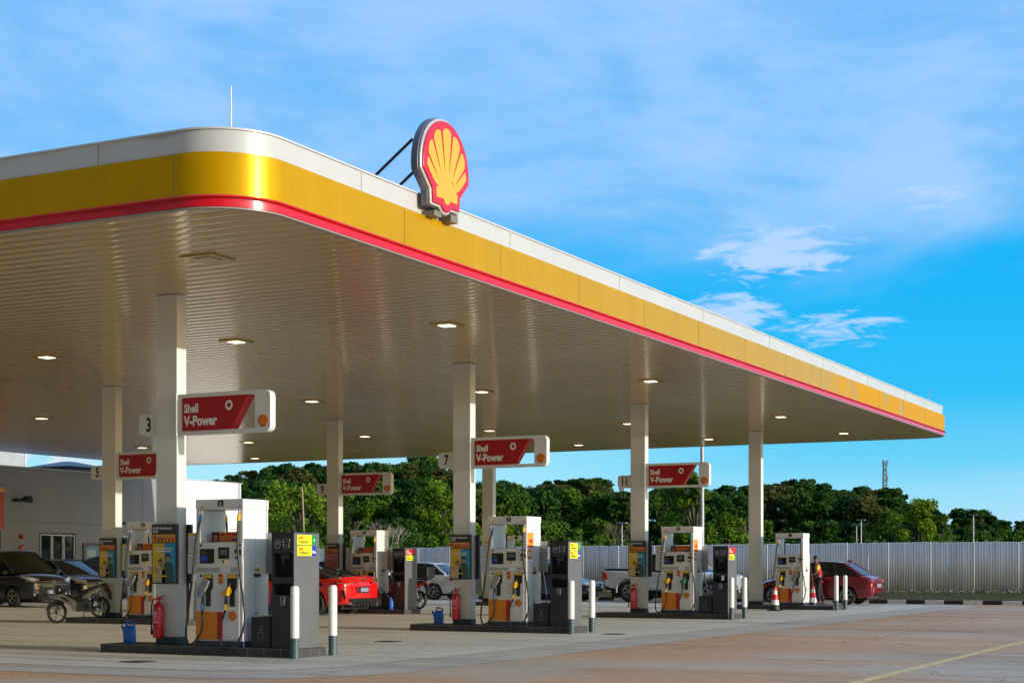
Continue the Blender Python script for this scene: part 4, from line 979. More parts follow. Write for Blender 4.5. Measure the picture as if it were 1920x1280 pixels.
def sedan(name, label, paint, L=4.42, H=1.475, W=1.70, rearstuff=True, wr=.31, belt=.93, deck=1.04, front=True, lamp=lampr):
    t = thing(name, label, 'car')
    w = W/2
    S_ = [section(0.0, w*.80, .38, .80, .86), section(.06, w*.90, .27, .88, .93), section(.22, w*.97, .22, deck-.05, deck), section(.75, w, .2, deck-.04, deck+.03), section(1.5, w, .2, belt+.05, belt+.12), section(2.6, w, .2, belt, belt+.06),
          section(3.2, w*.995, .2, belt-.03, belt+.03), section(3.75, w*.98, .21, .80, .88), section(4.15, w*.94, .22, .66, .76), section(4.34, w*.84, .25, .56, .66), section(4.42, w*.68, .34, .48, .56)]
    k = L/4.42
    S_ = [[(x*k, y, z) for x, y, z in q] for q in S_]
    xr_, xf_ = .92*k, 3.50*k
    body(t, S_, paint, [(xr_, -w-.2, -w+.28, wr+.01, wr+.055), (xr_, w-.28, w+.2, wr+.01, wr+.055), (xf_, -w-.2, -w+.28, wr+.01, wr+.055), (xf_, w-.28, w+.2, wr+.01, wr+.055)])
    greenhouse(t, paint, .42*k, 3.25*k, 1.05*k, 2.35*k, belt, H-.02, w*.90, w*.70, (.30, .58), zb0=deck-.02, zb1=belt-.0)
    for x_ in (xr_, xf_):
        for sg in (1, -1): wheel(t, x_, sg*(w-.12), wr, .20, 5, False, sg)
    for sg in (1, -1):
        b = MB(1.0); b.ell((.12, sg*w*.82, .80), (.15, .155, .075)); b.build('tail_lamp', lamp, t, smooth='all')
        b = MB(1.0); b.ell((4.16*k, sg*w*.72, .66), (.24, .16, .08)); b.build('headlight', lampw, t, smooth='all')
        b = MB(1.0); b.ell((2.95*k, sg*(w+.08), belt+.08), (.07, .10, .065)); b.build('door_mirror', paint, t, smooth='all')
        b = MB(1.0)
        for x_ in (1.30*k, 2.12*k, 2.98*k): b.tube([(x_-.06, sg*(w*.975+.003), belt-.01), (x_, sg*(w+.004), .62), (x_+.02, sg*(w*.985+.003), .30)], .004, 4)
        for x_ in (1.5*k, 2.3*k): b.tube([(x_, sg*(w+.005), belt-.10), (x_+.16, sg*(w+.005), belt-.10)], .012, 6)
        b.build('door_seam', black, t)
    b = MB(1.0); b.box(-.015, .03, -.26, .26, .60, .72); b.build('number_plate', platem, t, bevel=.005)
    b = MB(1.0); b.box(-.005, .06, -w*.62, w*.62, .28, .40); b.build('rear_valance', black, t, bevel=.02)
    b = MB(1.0); b.box(L-.06, L-.01, -w*.5, w*.5, .34, .50); b.build('grille', black, t, bevel=.01)
    return t
# --- dark red sedan at the far right
p1 = carpaint('paint_dark_red', (.20, .004, .014))
t = sedan('parked_car', 'dark red sedan parked behind the rightmost pump, by the attendant', p1, L=4.4); place(t, -10.28, 40.25, math.pi, 4.4)
b = MB(1.0); b.poly([(.95, 1.46), (1.18, 1.475), (1.0, 1.53), (.93, 1.53)], -.02, .02, 'xz'); b.build('roof_fin', p1, t)
b = MB(1.0); b.tube([(.02, .70, .42), (.0, .62, .60)], .02, 6); b.build('reflector_strip', mat('reflector', (.7, .2, .2), .2), t)
# --- silver sedan
p2 = carpaint('paint_silver', (.60, .62, .66), .2, .3)
t = sedan('parked_car', 'silver sedan parked by the fence between bin tower 9 and column 7', p2, L=4.35, H=1.46); place(t, xat(851, 40.3), 40.9, math.pi, 4.35)
# --- blue car mostly hidden
p3 = carpaint('paint_blue', (.01, .12, .45))
t = sedan('parked_car', 'blue car mostly hidden behind the red sports coupe and pump 9', p3, L=4.2, H=1.55); place(t, xat(680, 40.3), 40.9, math.pi, 4.2)
# --- dark hatchback behind pump 7
p4 = carpaint('paint_midnight', (.010, .014, .035))
t = sedan('parked_car', 'midnight blue car parked behind the pump and bin tower of island 7', p4, L=4.3, H=1.62, belt=1.0, deck=1.12); place(t, xat(1104, 40.2)-4.3/K, 40.8, 0, 4.3)
# --- red sports coupe (seen from its rear quarter)
def coupe():
    paint = carpaint('paint_bright_red', (.72, .006, .008), .0, .22); w = .95; L = 4.85; wr = .345
    t = thing('sports_coupe', 'bright red sports coupe with black roof refuelling beside the island signed 9', 'car')
    S_ = [section(0, w*.78, .42, .86, .90), section(.05, w*.90, .34, .92, .97), section(.20, w*.98, .26, .98, 1.07), section(.7, w*1.0, .2, .99, 1.06), section(1.0, w*1.0, .2, .98, 1.05), section(1.6, w*.985, .2, .95, 1.02), section(2.8, w*.965, .2, .91, .98),
          section(3.4, w*.98, .2, .90, .96), section(4.0, w*.97, .21, .80, .88), section(4.5, w*.90, .22, .68, .76), section(4.75, w*.78, .26, .55, .65), section(4.85, w*.6, .32, .48, .55)]
    body(t, S_, paint, [(1.0, -w-.2, -w+.3, wr, wr+.05), (1.0, w-.3, w+.2, wr, wr+.05), (3.85, -w-.2, -w+.3, wr, wr+.05), (3.85, w-.3, w+.2, wr, wr+.05)])
    greenhouse(t, paint, .55, 3.35, 1.75, 2.45, .95, 1.36, .80, .60, (.55,), roofm=mat('gloss_black_roof', (.012, .012, .013), .08, coat=1), pil=mat('gloss_black_roof', (.012, .012, .013), .08), zb0=1.03, zb1=.94)
    for x_ in (1.0, 3.85):
        for sg in (1, -1): wheel(t, x_, sg*(w-.13), wr, .26, 7, True, sg, .76)
    for sg in (1, -1):
        b = MB(1.0); b.add([(.03, sg*.93*w*.62, .90), (.02, sg*.42*w, .885), (.02, sg*.42*w, .84), (.03, sg*.86*w, .80), (.30, sg*w*.995, .84), (.34, sg*w*.99, .90), (.10, sg*w*.90, .92)], [(0, 1, 2, 3), (0, 3, 4, 5, 6)])
        b = MB(1.0); b.curve([(-.005, sg*.36, .875), (.012, sg*.60, .875), (.05, sg*.80, .875), (.24, sg*.945, .885), (.36, sg*.965, .90)], [.02]*25, 8); b.build('tail_lamp', mat('smoked_lamp', (.07, .003, .005), .1, coat=1), t, smooth=True)
        b = MB(1.0); b.curve([(-.02, sg*.42, .875), (-.012, sg*.60, .870), (.02, sg*.80, .865), (.2, sg*.965, .872)], .006, 6); b.build('lamp_strip', mat('lamp_edge', (.8, .25, .2), .2), t, smooth=True)
        b = MB(1.0); b.poly([(.02, .40), (.10, .68), (.05, .70), (-.01, .50)], sg*.86, sg*.90, 'xz'); b.build('side_vent', black, t)
        for q in (.42, .56): b = MB(1.0); b.lathe([(.045, -.035), (.05, -.03), (.05, .1), (.04, .1), (.04, -.035)], 16, 'x', (0, sg*q, .33)); b.build('exhaust_tip', chrome, t, smooth=True)
        b = MB(1.0); b.ell((3.0, sg*(w+.07), 1.0), (.08, .10, .06)); b.build('door_mirror', paint, t, smooth='all')
        b = MB(1.0); b.curve([(-.012, sg*.26, .66), (-.01, sg*.34, .76), (.0, sg*.50, .78), (.05, sg*.86, .76)], .016, 8); b.build('bumper_crease', paint, t, smooth=True)
    b = MB(1.0); b.poly([(-.72, .46), (-.60, .38), (-.55, .24), (.55, .24), (.60, .38), (.72, .46)][::-1], -.012, .10, 'yz'); b.build('diffuser', black, t, bevel=.01)
    b = MB(1.0)
    for i in range(5): b.box(-.03, 0, -.32+i*.16-.008, -.32+i*.16+.008, .24, .36)
    b.build('diffuser_fin', black, t)
    b = MB(1.0); b.poly([(-.36, .77), (-.30, .60), (.30, .60), (.36, .77)], -.008, .06, 'yz'); b.build('plate_recess', cavity, t)
    b = MB(1.0); b.box(-.022, -.010, -.24, .14, .63, .74); b.build('number_plate', platem, t, bevel=.004)
    b = MB(1.0); b.curve([(.16, -.84, .985), (.06, -.5, 1.02), (.03, 0, 1.035), (.06, .5, 1.02), (.16, .84, .985)], .022, 8); b.build('lip_spoiler', paint, t, smooth=True)
    b = MB(1.0); b.lathe([(0, -.012), (.045, -.012), (.045, .02)], 16, 'x', (0, 0, .93)); b.build('badge', chrome, t)
    b = MB(1.0); b.lathe([(0, .93), (.05, .93), (.05, .952), (0, .952)], 16, 'y', (.75, 0, .84)); b.build('fuel_flap', black, t)
    return t
t = coupe(); place(t, -17.42, 27.24, math.pi, 4.85)
# fuelling hose into the coupe
b = MB(1.0); b.curve([(0, 0, 0), (.35, .1, .02), (.7, .22, -.22), (.9, .35, -.5), (1.0, .55, -.35)], .018, 8); o = b.build('filling_hose', rubber, smooth=True); o.location = (-17.99*K, 27.95*K, .86); tag(o, 'black filling hose running from pump 9 to the red coupe', 'hose')
# --- silver white pickup
def pickup():
    paint = carpaint('paint_white_silver', (.60, .62, .66), .2, .25); w = .925; L = 5.33; wr = .39
    t = thing('pickup_truck', 'silver white double cab pickup with black bed cover behind the island signed 11', 'pickup truck')
    S_ = [section(.10, w*.90, .60, 1.12, 1.14), section(.14, w*.96, .55, 1.16, 1.18), section(.5, w, .42, 1.16, 1.19), section(1.6, w, .40, 1.15, 1.18), section(1.72, w, .40, 1.13, 1.17), section(3.3, w, .40, 1.10, 1.14), section(3.9, w, .42, 1.08, 1.15), section(4.7, w*.96, .45, 1.0, 1.08), section(4.92, w*.86, .45, .90, .98), section(5.02, w*.7, .50, .80, .88)]
    body(t, S_, paint, [(1.15, -w-.2, -w+.3, wr+.03, wr+.085), (1.15, w-.3, w+.2, wr+.03, wr+.085), (4.3, -w-.2, -w+.3, wr+.03, wr+.085), (4.3, w-.3, w+.2, wr+.03, wr+.085)])
    greenhouse(t, paint, 1.78, 3.85, 1.95, 3.05, 1.14, 1.79, .86, .70, (.48,))
    for x_ in (1.15, 4.3):
        for sg in (1, -1): wheel(t, x_, sg*(w-.13), wr, .26, 6, False, sg, .62)
        for sg in (1, -1):
            b = MB(1.0)
            pts = [(x_+(wr+.10)*math.cos(R(a)), sg*(w-.01), wr+.03+(wr+.10)*math.sin(R(a))) for a in range(-8, 189, 14)]
            b.tube(pts, .035, 8); b.build('arch_flare', paint, t, smooth=True)
    b = MB(1.0); b.box(.12, 1.62, -w*.88, w*.88, 1.17, 1.235); b.build('bed_cover', black, t, bevel=.02)
    for sg in (1, -1):
        b = MB(1.0); b.tube([(1.20, sg*.74, 1.23), (1.62, sg*.70, 1.66), (1.85, sg*.68, 1.70)], .035, 8); b.build('sport_bar', chrome, t, smooth=True)
        b = MB(1.0); b.poly([(.085, .80), (.30, .84), (.22, 1.10), (.085, 1.14)], sg*(w*.93), sg*(w*1.002), 'xz'); b.build('tail_lamp', lampr, t, bevel=.01)
        b = MB(1.0); b.ell((4.80, sg*w*.75, .92), (.22, .15, .10)); b.build('headlight', lampw, t, smooth='all')
        b = MB(1.0); b.ell((3.55, sg*(w+.10), 1.22), (.07, .12, .11)); b.build('door_mirror', chrome, t, smooth='all')
        b = MB(1.0)
        for x_ in (1.72, 2.62, 3.62): b.tube([(x_, sg*(w+.004), 1.1), (x_, sg*(w+.006), .50)], .005, 4)
        b.build('door_seam', black, t)
    b = MB(1.0); b.box(-.02, .10, -w*.88, w*.88, .50, .68, 0); b.box(.02, .12, -w*.5, w*.5, .44, .52, 1); b.build('rear_bumper', [chrome, black], t, bevel=.02)
    b = MB(1.0); b.tube([(.1, .2, .48), (-.02, .2, .42), (-.03, .2, .36)], .03, 8); b.build('tow_hook', black, t)
    return t
t = pickup(); place(t, xat(1129, 40.4), 40.95, 0, 5.33)
# --- black people carrier (front seen) in the shade by the shop
def mpv(name, label, paint, L, W, H, hood, front=True):
    t = thing(name, label, 'car'); w = W/2; wr = .33
    S_ = [section(0, w*.9, .35, .95, 1.0), section(.08, w*.98, .25, 1.02, 1.05), section(1, w, .2, 1.05, 1.1), section(2.4, w, .2, 1.02, 1.08), section(L-1.3, w, .2, 1.0, 1.06), section(L-.75, w*.98, .2, hood-.04, hood+.03), section(L-.3, w*.93, .22, hood-.16, hood-.08), section(L-.08, w*.84, .24, hood-.24, hood-.16), section(L, w*.70, .30, hood-.32, hood-.26)]
    body(t, S_, paint, [(.85, -w-.2, -w+.28, wr, wr+.05), (.85, w-.28, w+.2, wr, wr+.05), (L-.95, -w-.2, -w+.28, wr, wr+.05), (L-.95, w-.28, w+.2, wr, wr+.05)])
    greenhouse(t, paint, .1, L-.95, .45, L-1.95, 1.05, H, w*.92, w*.78, (.3, .6), zb1=hood)
    for x_ in (.85, L-.95):
        for sg in (1, -1): wheel(t, x_, sg*(w-.12), wr, .22, 5, False, sg)
    for sg in (1, -1):
        b = MB(1.0); b.curve([(L-.50, sg*w*.95, hood-.10), (L-.22, sg*w*.86, hood-.17), (L-.04, sg*w*.58, hood-.23)], [.055]*13, 8); b.build('headlight', lampw, t, smooth=True)
        b = MB(1.0); b.curve([(L-.30, sg*w*.92, hood-.24), (L-.10, sg*w*.78, hood-.27), (L+.01, sg*w*.5, hood-.28)], .02, 8); b.build('chrome_strip', chrome, t, smooth=True)
        b = MB(1.0); b.lathe([(0, L-.05), (.055, L-.05), (.06, L-.09), (0, L-.09)], 16, 'x', (0, sg*w*.72, .42)); b.build('fog_lamp', lampw, t, smooth=True)
        b = MB(1.0); b.ell((L-1.15, sg*(w+.09), 1.12), (.08, .12, .09)); b.build('door_mirror', paint, t, smooth='all')
    b = MB(1.0)
    for i in range(4): b.curve([(L-.02, -w*.5, hood-.27-.055*i), (L+.045, 0, hood-.26-.055*i), (L-.02, w*.5, hood-.27-.055*i)], .012, 6)
    b.build('grille', chrome, t, smooth=True)
    b = MB(1.0); b.lathe([(.045, L+.03), (.06, L+.045), (.075, L+.03)], 16, 'x', (0, 0, hood-.30)); b.build('badge', chrome, t)
    b = MB(1.0); b.box(L-.04, L+.012, -.26, .26, .44, .55); b.build('number_plate', platem, t, bevel=.004)
    b = MB(1.0); b.box(L-.10, L-.0, -w*.66, w*.66, .26, .40); b.build('lower_grille', black, t, bevel=.01)
    return t
p5 = carpaint('paint_black', (.014, .014, .016)); p6 = carpaint('paint_charcoal', (.035, .036, .036)); p7 = carpaint('paint_grey_green', (.06, .062, .05))
def nose_at(t, px, fw, rz, L):       # nose centre stands at picture column px and distance fw (camera heights)
    x, y = gp(px, fw*K); place(t, (x-math.cos(rz)*L)/K, (y-math.sin(rz)*L)/K, rz, L)
t = mpv('people_carrier', 'black people carrier with chrome grille facing right at the far left edge', p5, 4.75, 1.83, 1.83, 1.10); nose_at(t, 100, 38.4, R(-9), 4.75)
t = mpv('parked_car', 'charcoal car between the black people carrier and the column signed 5', p6, 4.2, 1.72, 1.56, 1.0); nose_at(t, 186, 42.5, R(-12), 4.2)
t = mpv('parked_van', 'grey green van standing behind the charcoal car close to the shop wall', p7, 4.6, 1.8, 1.95, 1.2); nose_at(t, 222, 47, R(-14), 4.6)
# --- motorcycles
def motorcycle(name, label, fair, seatm, box=False, sporty=False):
    t = thing(name, label, 'motorcycle'); R_ = .285; wb = 1.24
    for nm, x in (('rear_wheel', 0), ('front_wheel', wb)):
        b = MB(1.0); b.lathe([(R_-.065, -.04), (R_-.015, -.05), (R_, -.02), (R_, .02), (R_-.015, .05), (R_-.065, .04)], 28, 'y', closed=True); w_ = b.build(nm, tyrem, t, smooth=True); w_.location = (x, 0, R_)
        b = MB(1.0); b.lathe([(R_-.06, -.02), (R_-.04, -.025), (R_-.04, .025), (R_-.06, .02)], 28, 'y', closed=True); b.lathe([(0, -.05), (.04, -.05), (.04, .05), (0, .05)], 12, 'y')
        for i in range(5): a = 2*math.pi*i/5; b.tube([(math.cos(a)*.03, 0, math.sin(a)*.03), (math.cos(a)*(R_-.05), 0, math.sin(a)*(R_-.05))], [.018, .011], 6)
        b.build('rim', mat('bike_rim', (.10, .095, .08), .4, .4), w_, smooth=True)
        b = MB(1.0); b.lathe([(.06, .045), (.10, .045), (.10, .05), (.06, .05)], 20, 'y', closed=True); b.build('brake_disc', galv, w_)
    b = MB(1.0)
    for sg in (1, -1): b.tube([(wb, sg*.065, R_), (wb-.16, sg*.06, .75)], .017, 8)
    b.tube([(wb-.16, -.07, .75), (wb-.16, .07, .75)], .02, 8); b.build('front_fork', rimd, t, smooth=True)
    b = MB(1.0); b.curve([(wb-.17, -.34, .98), (wb-.14, -.2, .96), (wb-.14, 0, .93), (wb-.14, .2, .96), (wb-.17, .34, .98)], .012, 8); b.tube([(wb-.17, -.35, .98), (wb-.17, -.25, .97)], .018, 8); b.tube([(wb-.17, .25, .97), (wb-.17, .35, .98)], .018, 8)
    for sg in (1, -1): b.tube([(wb-.12, sg*.24, .97), (wb-.14, sg*.30, 1.12)], .006, 6); b.ell((wb-.14, sg*.33, 1.14), (.02, .05, .03))
    b.build('handlebar', black, t, smooth=True)
    b = MB(1.0)
    secs = []
    for x, w_, z0, z1 in ((-.28, .03, .80, .86), (-.1, .09, .70, .84), (.15, .12, .60, .80), (.42, .12, .50, .68), (.58, .08, .48, .58)):
        secs.append([(x, -w_, z0), (x, w_, z0), (x, w_*1.05, (z0+z1)/2), (x, w_*.8, z1), (x, -w_*.8, z1), (x, -w_*1.05, (z0+z1)/2)])
    loft(b, secs); o = b.build('tail_fairing', fair, t, smooth='all'); m_ = o.modifiers.new('s', 'SUBSURF'); m_.levels = m_.render_levels = 1
    b = MB(1.0); secs = []
    for x, w_, z in ((-.26, .06, .87), (-.05, .11, .85), (.2, .13, .80), (.42, .11, .74), (.55, .06, .74)):
        secs.append([(x, -w_, z-.05), (x, w_, z-.05), (x, w_, z), (x, w_*.6, z+.03), (x, -w_*.6, z+.03), (x, -w_, z)])
    loft(b, secs); b.build('seat', seatm, t, smooth='all')
    for sg in (1, -1):
        b = MB(1.0)
        b.poly([(.60, .44), (.66, .30), (.74, .28), (.80, .42), (.98, .56), (1.20, .66), (1.16, .74), (.98, .76), (.82, .64), (.66, .56)], sg*.10, sg*.135, 'xz', 0)
        b.poly([(.74, .46), (.92, .58), (1.08, .69), (.90, .66)][::1], sg*.136, sg*.139, 'xz', 1)
        b.build('leg_shield', [fair, black], t, bevel=.008)
    b = MB(1.0); b.ell((wb-.13, 0, .86), (.11, .12, .16)); b.build('headlamp_cowl', black, t, smooth='all')
    b = MB(1.0); b.tube([(.60, 0, .40), (.80, 0, .60), (1.05, 0, .80)], [.11, .10, .08], 10); b.ell((.50, 0, .54), (.34, .13, .13)); b.ell((.98, 0, .76), (.16, .13, .14)); b.build('front_cover', black, t, smooth=True)
    b = MB(1.0); b.ell((wb+.0, 0, .87), (.05, .07, .07)); b.build('headlight', lampw, t, smooth='all')
    b = MB(1.0)
    pts = [(wb+(R_+.035)*math.cos(R(a)), 0, R_+(R_+.035)*math.sin(R(a))) for a in range(20, 150, 12)]
    vs = []
    for p in pts: vs += [(p[0], -.055, p[2]-.01), (p[0], 0, p[2]+.012), (p[0], .055, p[2]-.01)]
    b.add(vs, [(3*i+k, 3*i+k+1, 3*i+k+4, 3*i+k+3) for i in range(len(pts)-1) for k in (0, 1)]); o = b.build('front_mudguard', fair, t, smooth='all'); o.modifiers.new('t', 'SOLIDIFY').thickness = .008
    b = MB(1.0); b.box(.22, .66, -.11, .11, .24, .50); b.tube([(.45, 0, .34), (.72, 0, .42)], [.09, .07], 12); b.tube([(.35, -.11, .34), (.35, .11, .34)], .08, 12); b.build('engine', mat('engine_dark', (.06, .06, .07), .4, .6), t, bevel=.01)
    b = MB(1.0); b.curve([(.62, -.10, .30), (.45, -.14, .22), (.2, -.15, .25), (-.15, -.15, .38)], [.02]*6+[.028]*6+[.045]*7, 10); b.build('exhaust_pipe', chrome, t, smooth=True)
    b = MB(1.0)
    for sg in (1, -1): b.tube([(0, sg*.07, R_), (.42, sg*.08, .34)], .02, 8); b.tube([(-.02, sg*.09, R_+.02), (.06, sg*.11, .66)], .024, 8)
    b.build('swing_arm', rimd, t, smooth=True)
    b = MB(1.0); b.poly([(-.30, .80), (-.36, .62), (-.34, .44), (-.30, .44), (-.28, .62), (-.18, .76)], -.05, .05, 'xz', 0); b.build('rear_mudguard', black, t)
    b = MB(1.0); b.ell((-.30, 0, .80), (.05, .08, .04)); b.build('tail_lamp', lampr, t, smooth='all')
    b = MB(1.0); b.tube([(.42, .06, .28), (.46, .16, .01)], .012, 6); b.build('side_stand', rimd, t)
    if box:
        b = MB(1.0); b.box(-.46, -.02, -.22, .22, .96, 1.30); b.build('top_box', black, t, bevel=.05, seg=4)
        b = MB(1.0); b.box(-.40, .05, -.12, .12, .90, .955); b.tube([(-.3, -.12, .93), (.1, -.1, .80)], .01, 6); b.build('rack', black, t)
    return t
t = motorcycle('motorcycle', 'white and black underbone motorcycle parked in front of the dark cars', mat('bike_cream', (.13, .122, .095), .35, coat=.3), mat('seat_black', (.012, .012, .012), .6))
x, y, xf, yf = xat(190, 21.26)*K, 21.26*K, xat(104, 20.95)*K, 20.95*K
t.location = (x, y, .1*K+.004); t.rotation_euler = (0, R(7.3), math.atan2(yf-y, xf-x)); t.scale = (.84, .9, .88)
t = motorcycle('motorcycle', 'red and black motorcycle with a black top box behind bin tower 9', mat('bike_red', (.45, .008, .01), .3, coat=.6), mat('seat_black', (.012, .012, .012), .6), box=True)
x, y = gp(786, 36.6*K); t.location = (x, y, .012); t.rotation_euler = (0, 0, R(175))
# ------------------------------------------------------------------ attendant
def skin_mesh(name, verts, edges, rad, m, parent=None, root=0, sub=2):
    me = bpy.data.meshes.new(name); me.from_pydata(verts, edges, []); o = bpy.data.objects.new(name, me); COL.objects.link(o)
    md = o.modifiers.new('skin', 'SKIN'); md.use_smooth_shade = True
    for i, v in enumerate(me.skin_vertices[0].data): r = rad[i]; v.radius = r if isinstance(r, tuple) else (r, r); v.use_root = (i == root)
    s2 = o.modifiers.new('sub', 'SUBSURF'); s2.levels = s2.render_levels = sub
    dg = bpy.context.evaluated_depsgraph_get(); nm = bpy.data.meshes.new_from_object(o.evaluated_get(dg)); o.modifiers.clear(); o.data = nm
    nm.materials.clear(); nm.materials.append(m); nm.polygons.foreach_set('use_smooth', [True]*len(nm.polygons)); o.parent = parent
    return o
def attendant():
    t = thing('person', 'attendant in a red and yellow shirt and black trousers beside the dark red sedan', 'person')
    # faces -x (own frame: front = +x), bending slightly, arms reaching forward
    V = {'pel': (0, 0, .90), 'sp': (.02, 0, 1.08), 'ch': (.05, 0, 1.27), 'nk': (.09, 0, 1.41), 'nk2': (.105, 0, 1.46), 'hd': (.13, 0, 1.54), 'hd2': (.135, 0, 1.61),
         'shL': (.05, .17, 1.35), 'elL': (.10, .24, 1.10), 'wrL': (.30, .19, 1.00), 'haL': (.37, .17, .985),
         'shR': (.05, -.17, 1.35), 'elR': (.10, -.24, 1.09), 'wrR': (.30, -.18, .97), 'haR': (.37, -.16, .955),
         'hpL': (0, .09, .86), 'knL': (.05, .11, .48), 'anL': (.0, .12, .09), 'toL': (.14, .13, .04),
         'hpR': (0, -.09, .86), 'knR': (-.04, -.11, .47), 'anR': (-.16, -.12, .10), 'toR': (-.02, -.13, .04)}
    ks = list(V); ix = {k: i for i, k in enumerate(ks)}
    E = [('pel', 'sp'), ('sp', 'ch'), ('ch', 'nk'), ('nk', 'nk2'), ('nk2', 'hd'), ('hd', 'hd2')]
    for s in 'LR': E += [('ch', 'sh'+s), ('sh'+s, 'el'+s), ('el'+s, 'wr'+s), ('wr'+s, 'ha'+s), ('pel', 'hp'+s), ('hp'+s, 'kn'+s), ('kn'+s, 'an'+s), ('an'+s, 'to'+s)]
    rad = {'pel': (.13, .10), 'sp': (.13, .10), 'ch': (.14, .10), 'nk': .055, 'nk2': .05, 'hd': (.085, .075), 'hd2': (.075, .065)}
    for s in 'LR': rad.update({'sh'+s: .062, 'el'+s: .042, 'wr'+s: .028, 'ha'+s: (.036, .016), 'hp'+s: .088, 'kn'+s: .058, 'an'+s: .04, 'to'+s: .03})
    bo = skin_mesh('body', [V[k] for k in ks], [(ix[a], ix[c]) for a, c in E], [rad[k] for k in ks], skin, t, ix['pel'])
    # fingers
    b = MB(1.0)
    for s in (1, -1):
        hx, hy, hz = V['haL' if s > 0 else 'haR']
        for i in range(4):
            y = hy+(i-1.5)*.019; l = (.062, .072, .068, .052)[i]
            b.tube([(hx+.01, y, hz), (hx+.01+l*.6, y, hz-.008), (hx+.01+l, y, hz-.035)], [.0095, .0088, .007], 8)
        b.tube([(hx-.02, hy-s*.03, hz), (hx+.02, hy-s*.052, hz-.012), (hx+.045, hy-s*.05, hz-.03)], [.012, .010, .008], 8)
    b.build('fingers', skin, bo, smooth='all')
    b = MB(1.0)
    b.tube([(.215, 0, 1.575), (.235, 0, 1.545), (.212, 0, 1.535)], [.008, .016, .010], 8)
    for s in (1, -1): b.ell((.125, s*.082, 1.56), (.02, .012, .032))
    b.build('nose_and_ears', skin, bo, smooth='all')
    b = MB(1.0)
    for s in (1, -1): b.ell((.208, s*.03, 1.585), (.008, .012, .006))
    b.box(.200, .214, -.022, .022, 1.505, 1.511); b.build('eyes_and_mouth', hairm, bo)
    b = MB(1.0); vs = []; n = 16
    for i in range(7):
        th = math.pi*.60*i/6
        for j in range(n):
            a = 2*math.pi*j/n; lim = 1.0-.38*max(0, math.cos(a)); tt = th*lim
            vs.append((.122+.098*math.sin(tt)*math.cos(a), .088*math.sin(tt)*math.sin(a), 1.585+.10*math.cos(tt)))
    b.add(vs, [(i*n+j, i*n+(j+1) % n, (i+1)*n+(j+1) % n, (i+1)*n+j) for i in range(6) for j in range(n)]); b.build('hair', hairm, t, smooth='all')
    shirt = mat('shirt_red', (.50, .008, .02), .7, var=.15, vs=8); sy = mat('shirt_yellow', (.85, .55, .01), .7, var=.1, vs=8)
    k2 = ['hem', 'pel', 'sp', 'ch', 'nk']; VV = [(-.005, 0, .80), V['pel'], V['sp'], V['ch'], (.08, 0, 1.38)]
    skin_mesh('shirt', VV, [(0, 1), (1, 2), (2, 3), (3, 4)], [(.155, .125), (.15, .12), (.15, .12), (.165, .12), (.075, .07)], shirt, t, 1)
    for s in 'LR':
        a, c = Vector(V['sh'+s]), Vector(V['el'+s]); sg = 1 if s == 'L' else -1
        P_ = [a+Vector((0, -sg*.05, .012)), a.lerp(c, .3), a.lerp(c, .72)]
        skin_mesh('sleeve', [tuple(p) for p in P_], [(0, 1), (1, 2)], [.078, .076, .066], sy, t, 0)
    tr = mat('trousers_black', (.012, .012, .016), .8)
    VV = [(0, 0, .90)]; EE = []; rr_ = [(.145, .115)]
    for s in 'LR':
        i = len(VV); an = Vector(V['an'+s]); VV += [V['hp'+s], V['kn'+s], (an.x, an.y, .11)]; EE += [(0, i), (i, i+1), (i+1, i+2)]; rr_ += [.105, .076, .066]
    skin_mesh('trousers', VV, EE, rr_, tr, t, 0)
    for s in 'LR':
        a = Vector(V['an'+s]); b = MB(1.0); b.ell((a.x+.06, a.y, .045), (.13, .048, .045)); b.box(a.x-.06, a.x+.18, a.y-.045, a.y+.045, 0, .02); b.build('shoe', mat('shoe', (.05, .045, .04), .6), t, smooth=True)
    return t
t = attendant(); x, y = gp(1536, 40.3*K); t.location = (x, y, .012); t.rotation_euler = (0, 0, R(200))
# ------------------------------------------------------------------ shop
XW = -33.0
shopw = mat('shop_wall', (.27, .28, .30), .65, var=.06, vs=.6)  # shaded copy of the wall paint, canopy shade darkened into the colour
shop = thing('shop_building', 'long low pale grey shop building behind the canopy at the left', 'building', (XW, 35, 0))
def wl(b, x0, x1, y0, y1, z0, z1, mi=None): b.box(x0, x1, y0-35, y1-35, z0, z1, mi)
b = MB(); TOP = 3.77
wl(b, -12, 0, 22, 33.3, 0, TOP); wl(b, -12, 0, 33.3, 41.0, 1.95, TOP)
wl(b, -12, 0, 33.3, 34.45, 0, 1.95); wl(b, -12, 0, 35.95, 37.9, 0, 1.95); wl(b, -12, 0, 38.3, 41.0, 0, 1.95); wl(b, -12, -.15, 34.45, 35.95, 0, 1.95); wl(b, -12, -.15, 37.9, 38.3, 0, 1.95)
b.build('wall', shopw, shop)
b = MB(); wl(b, -12, .002, 41.001, 43.95, 0, TOP); b.build('sunlit_wall_end', mat('shop_wall_sunlit', (.72, .73, .74), .6, var=.04), shop)  # sunlit end of the same wall, sunlight put into a whiter colour
b = MB(); wl(b, -.02, .004, 33.35, 43.95, 2.225, 2.24); wl(b, -.02, .004, 38.9, 38.91, 0, TOP-.05); b.build('wall_groove', mat('groove', (.15, .15, .16), .8), shop)
b = MB(); wl(b, -12.02, .03, 21.95, 44.0, TOP, TOP+.03); b.build('coping', mat('shop_coping', (.55, .55, .56), .5), shop)
frm = mat('window_frame_white', (.62, .64, .66), .4)
wins = [(34.5, 34.95), (34.98, 35.42), (35.45, 35.9)]
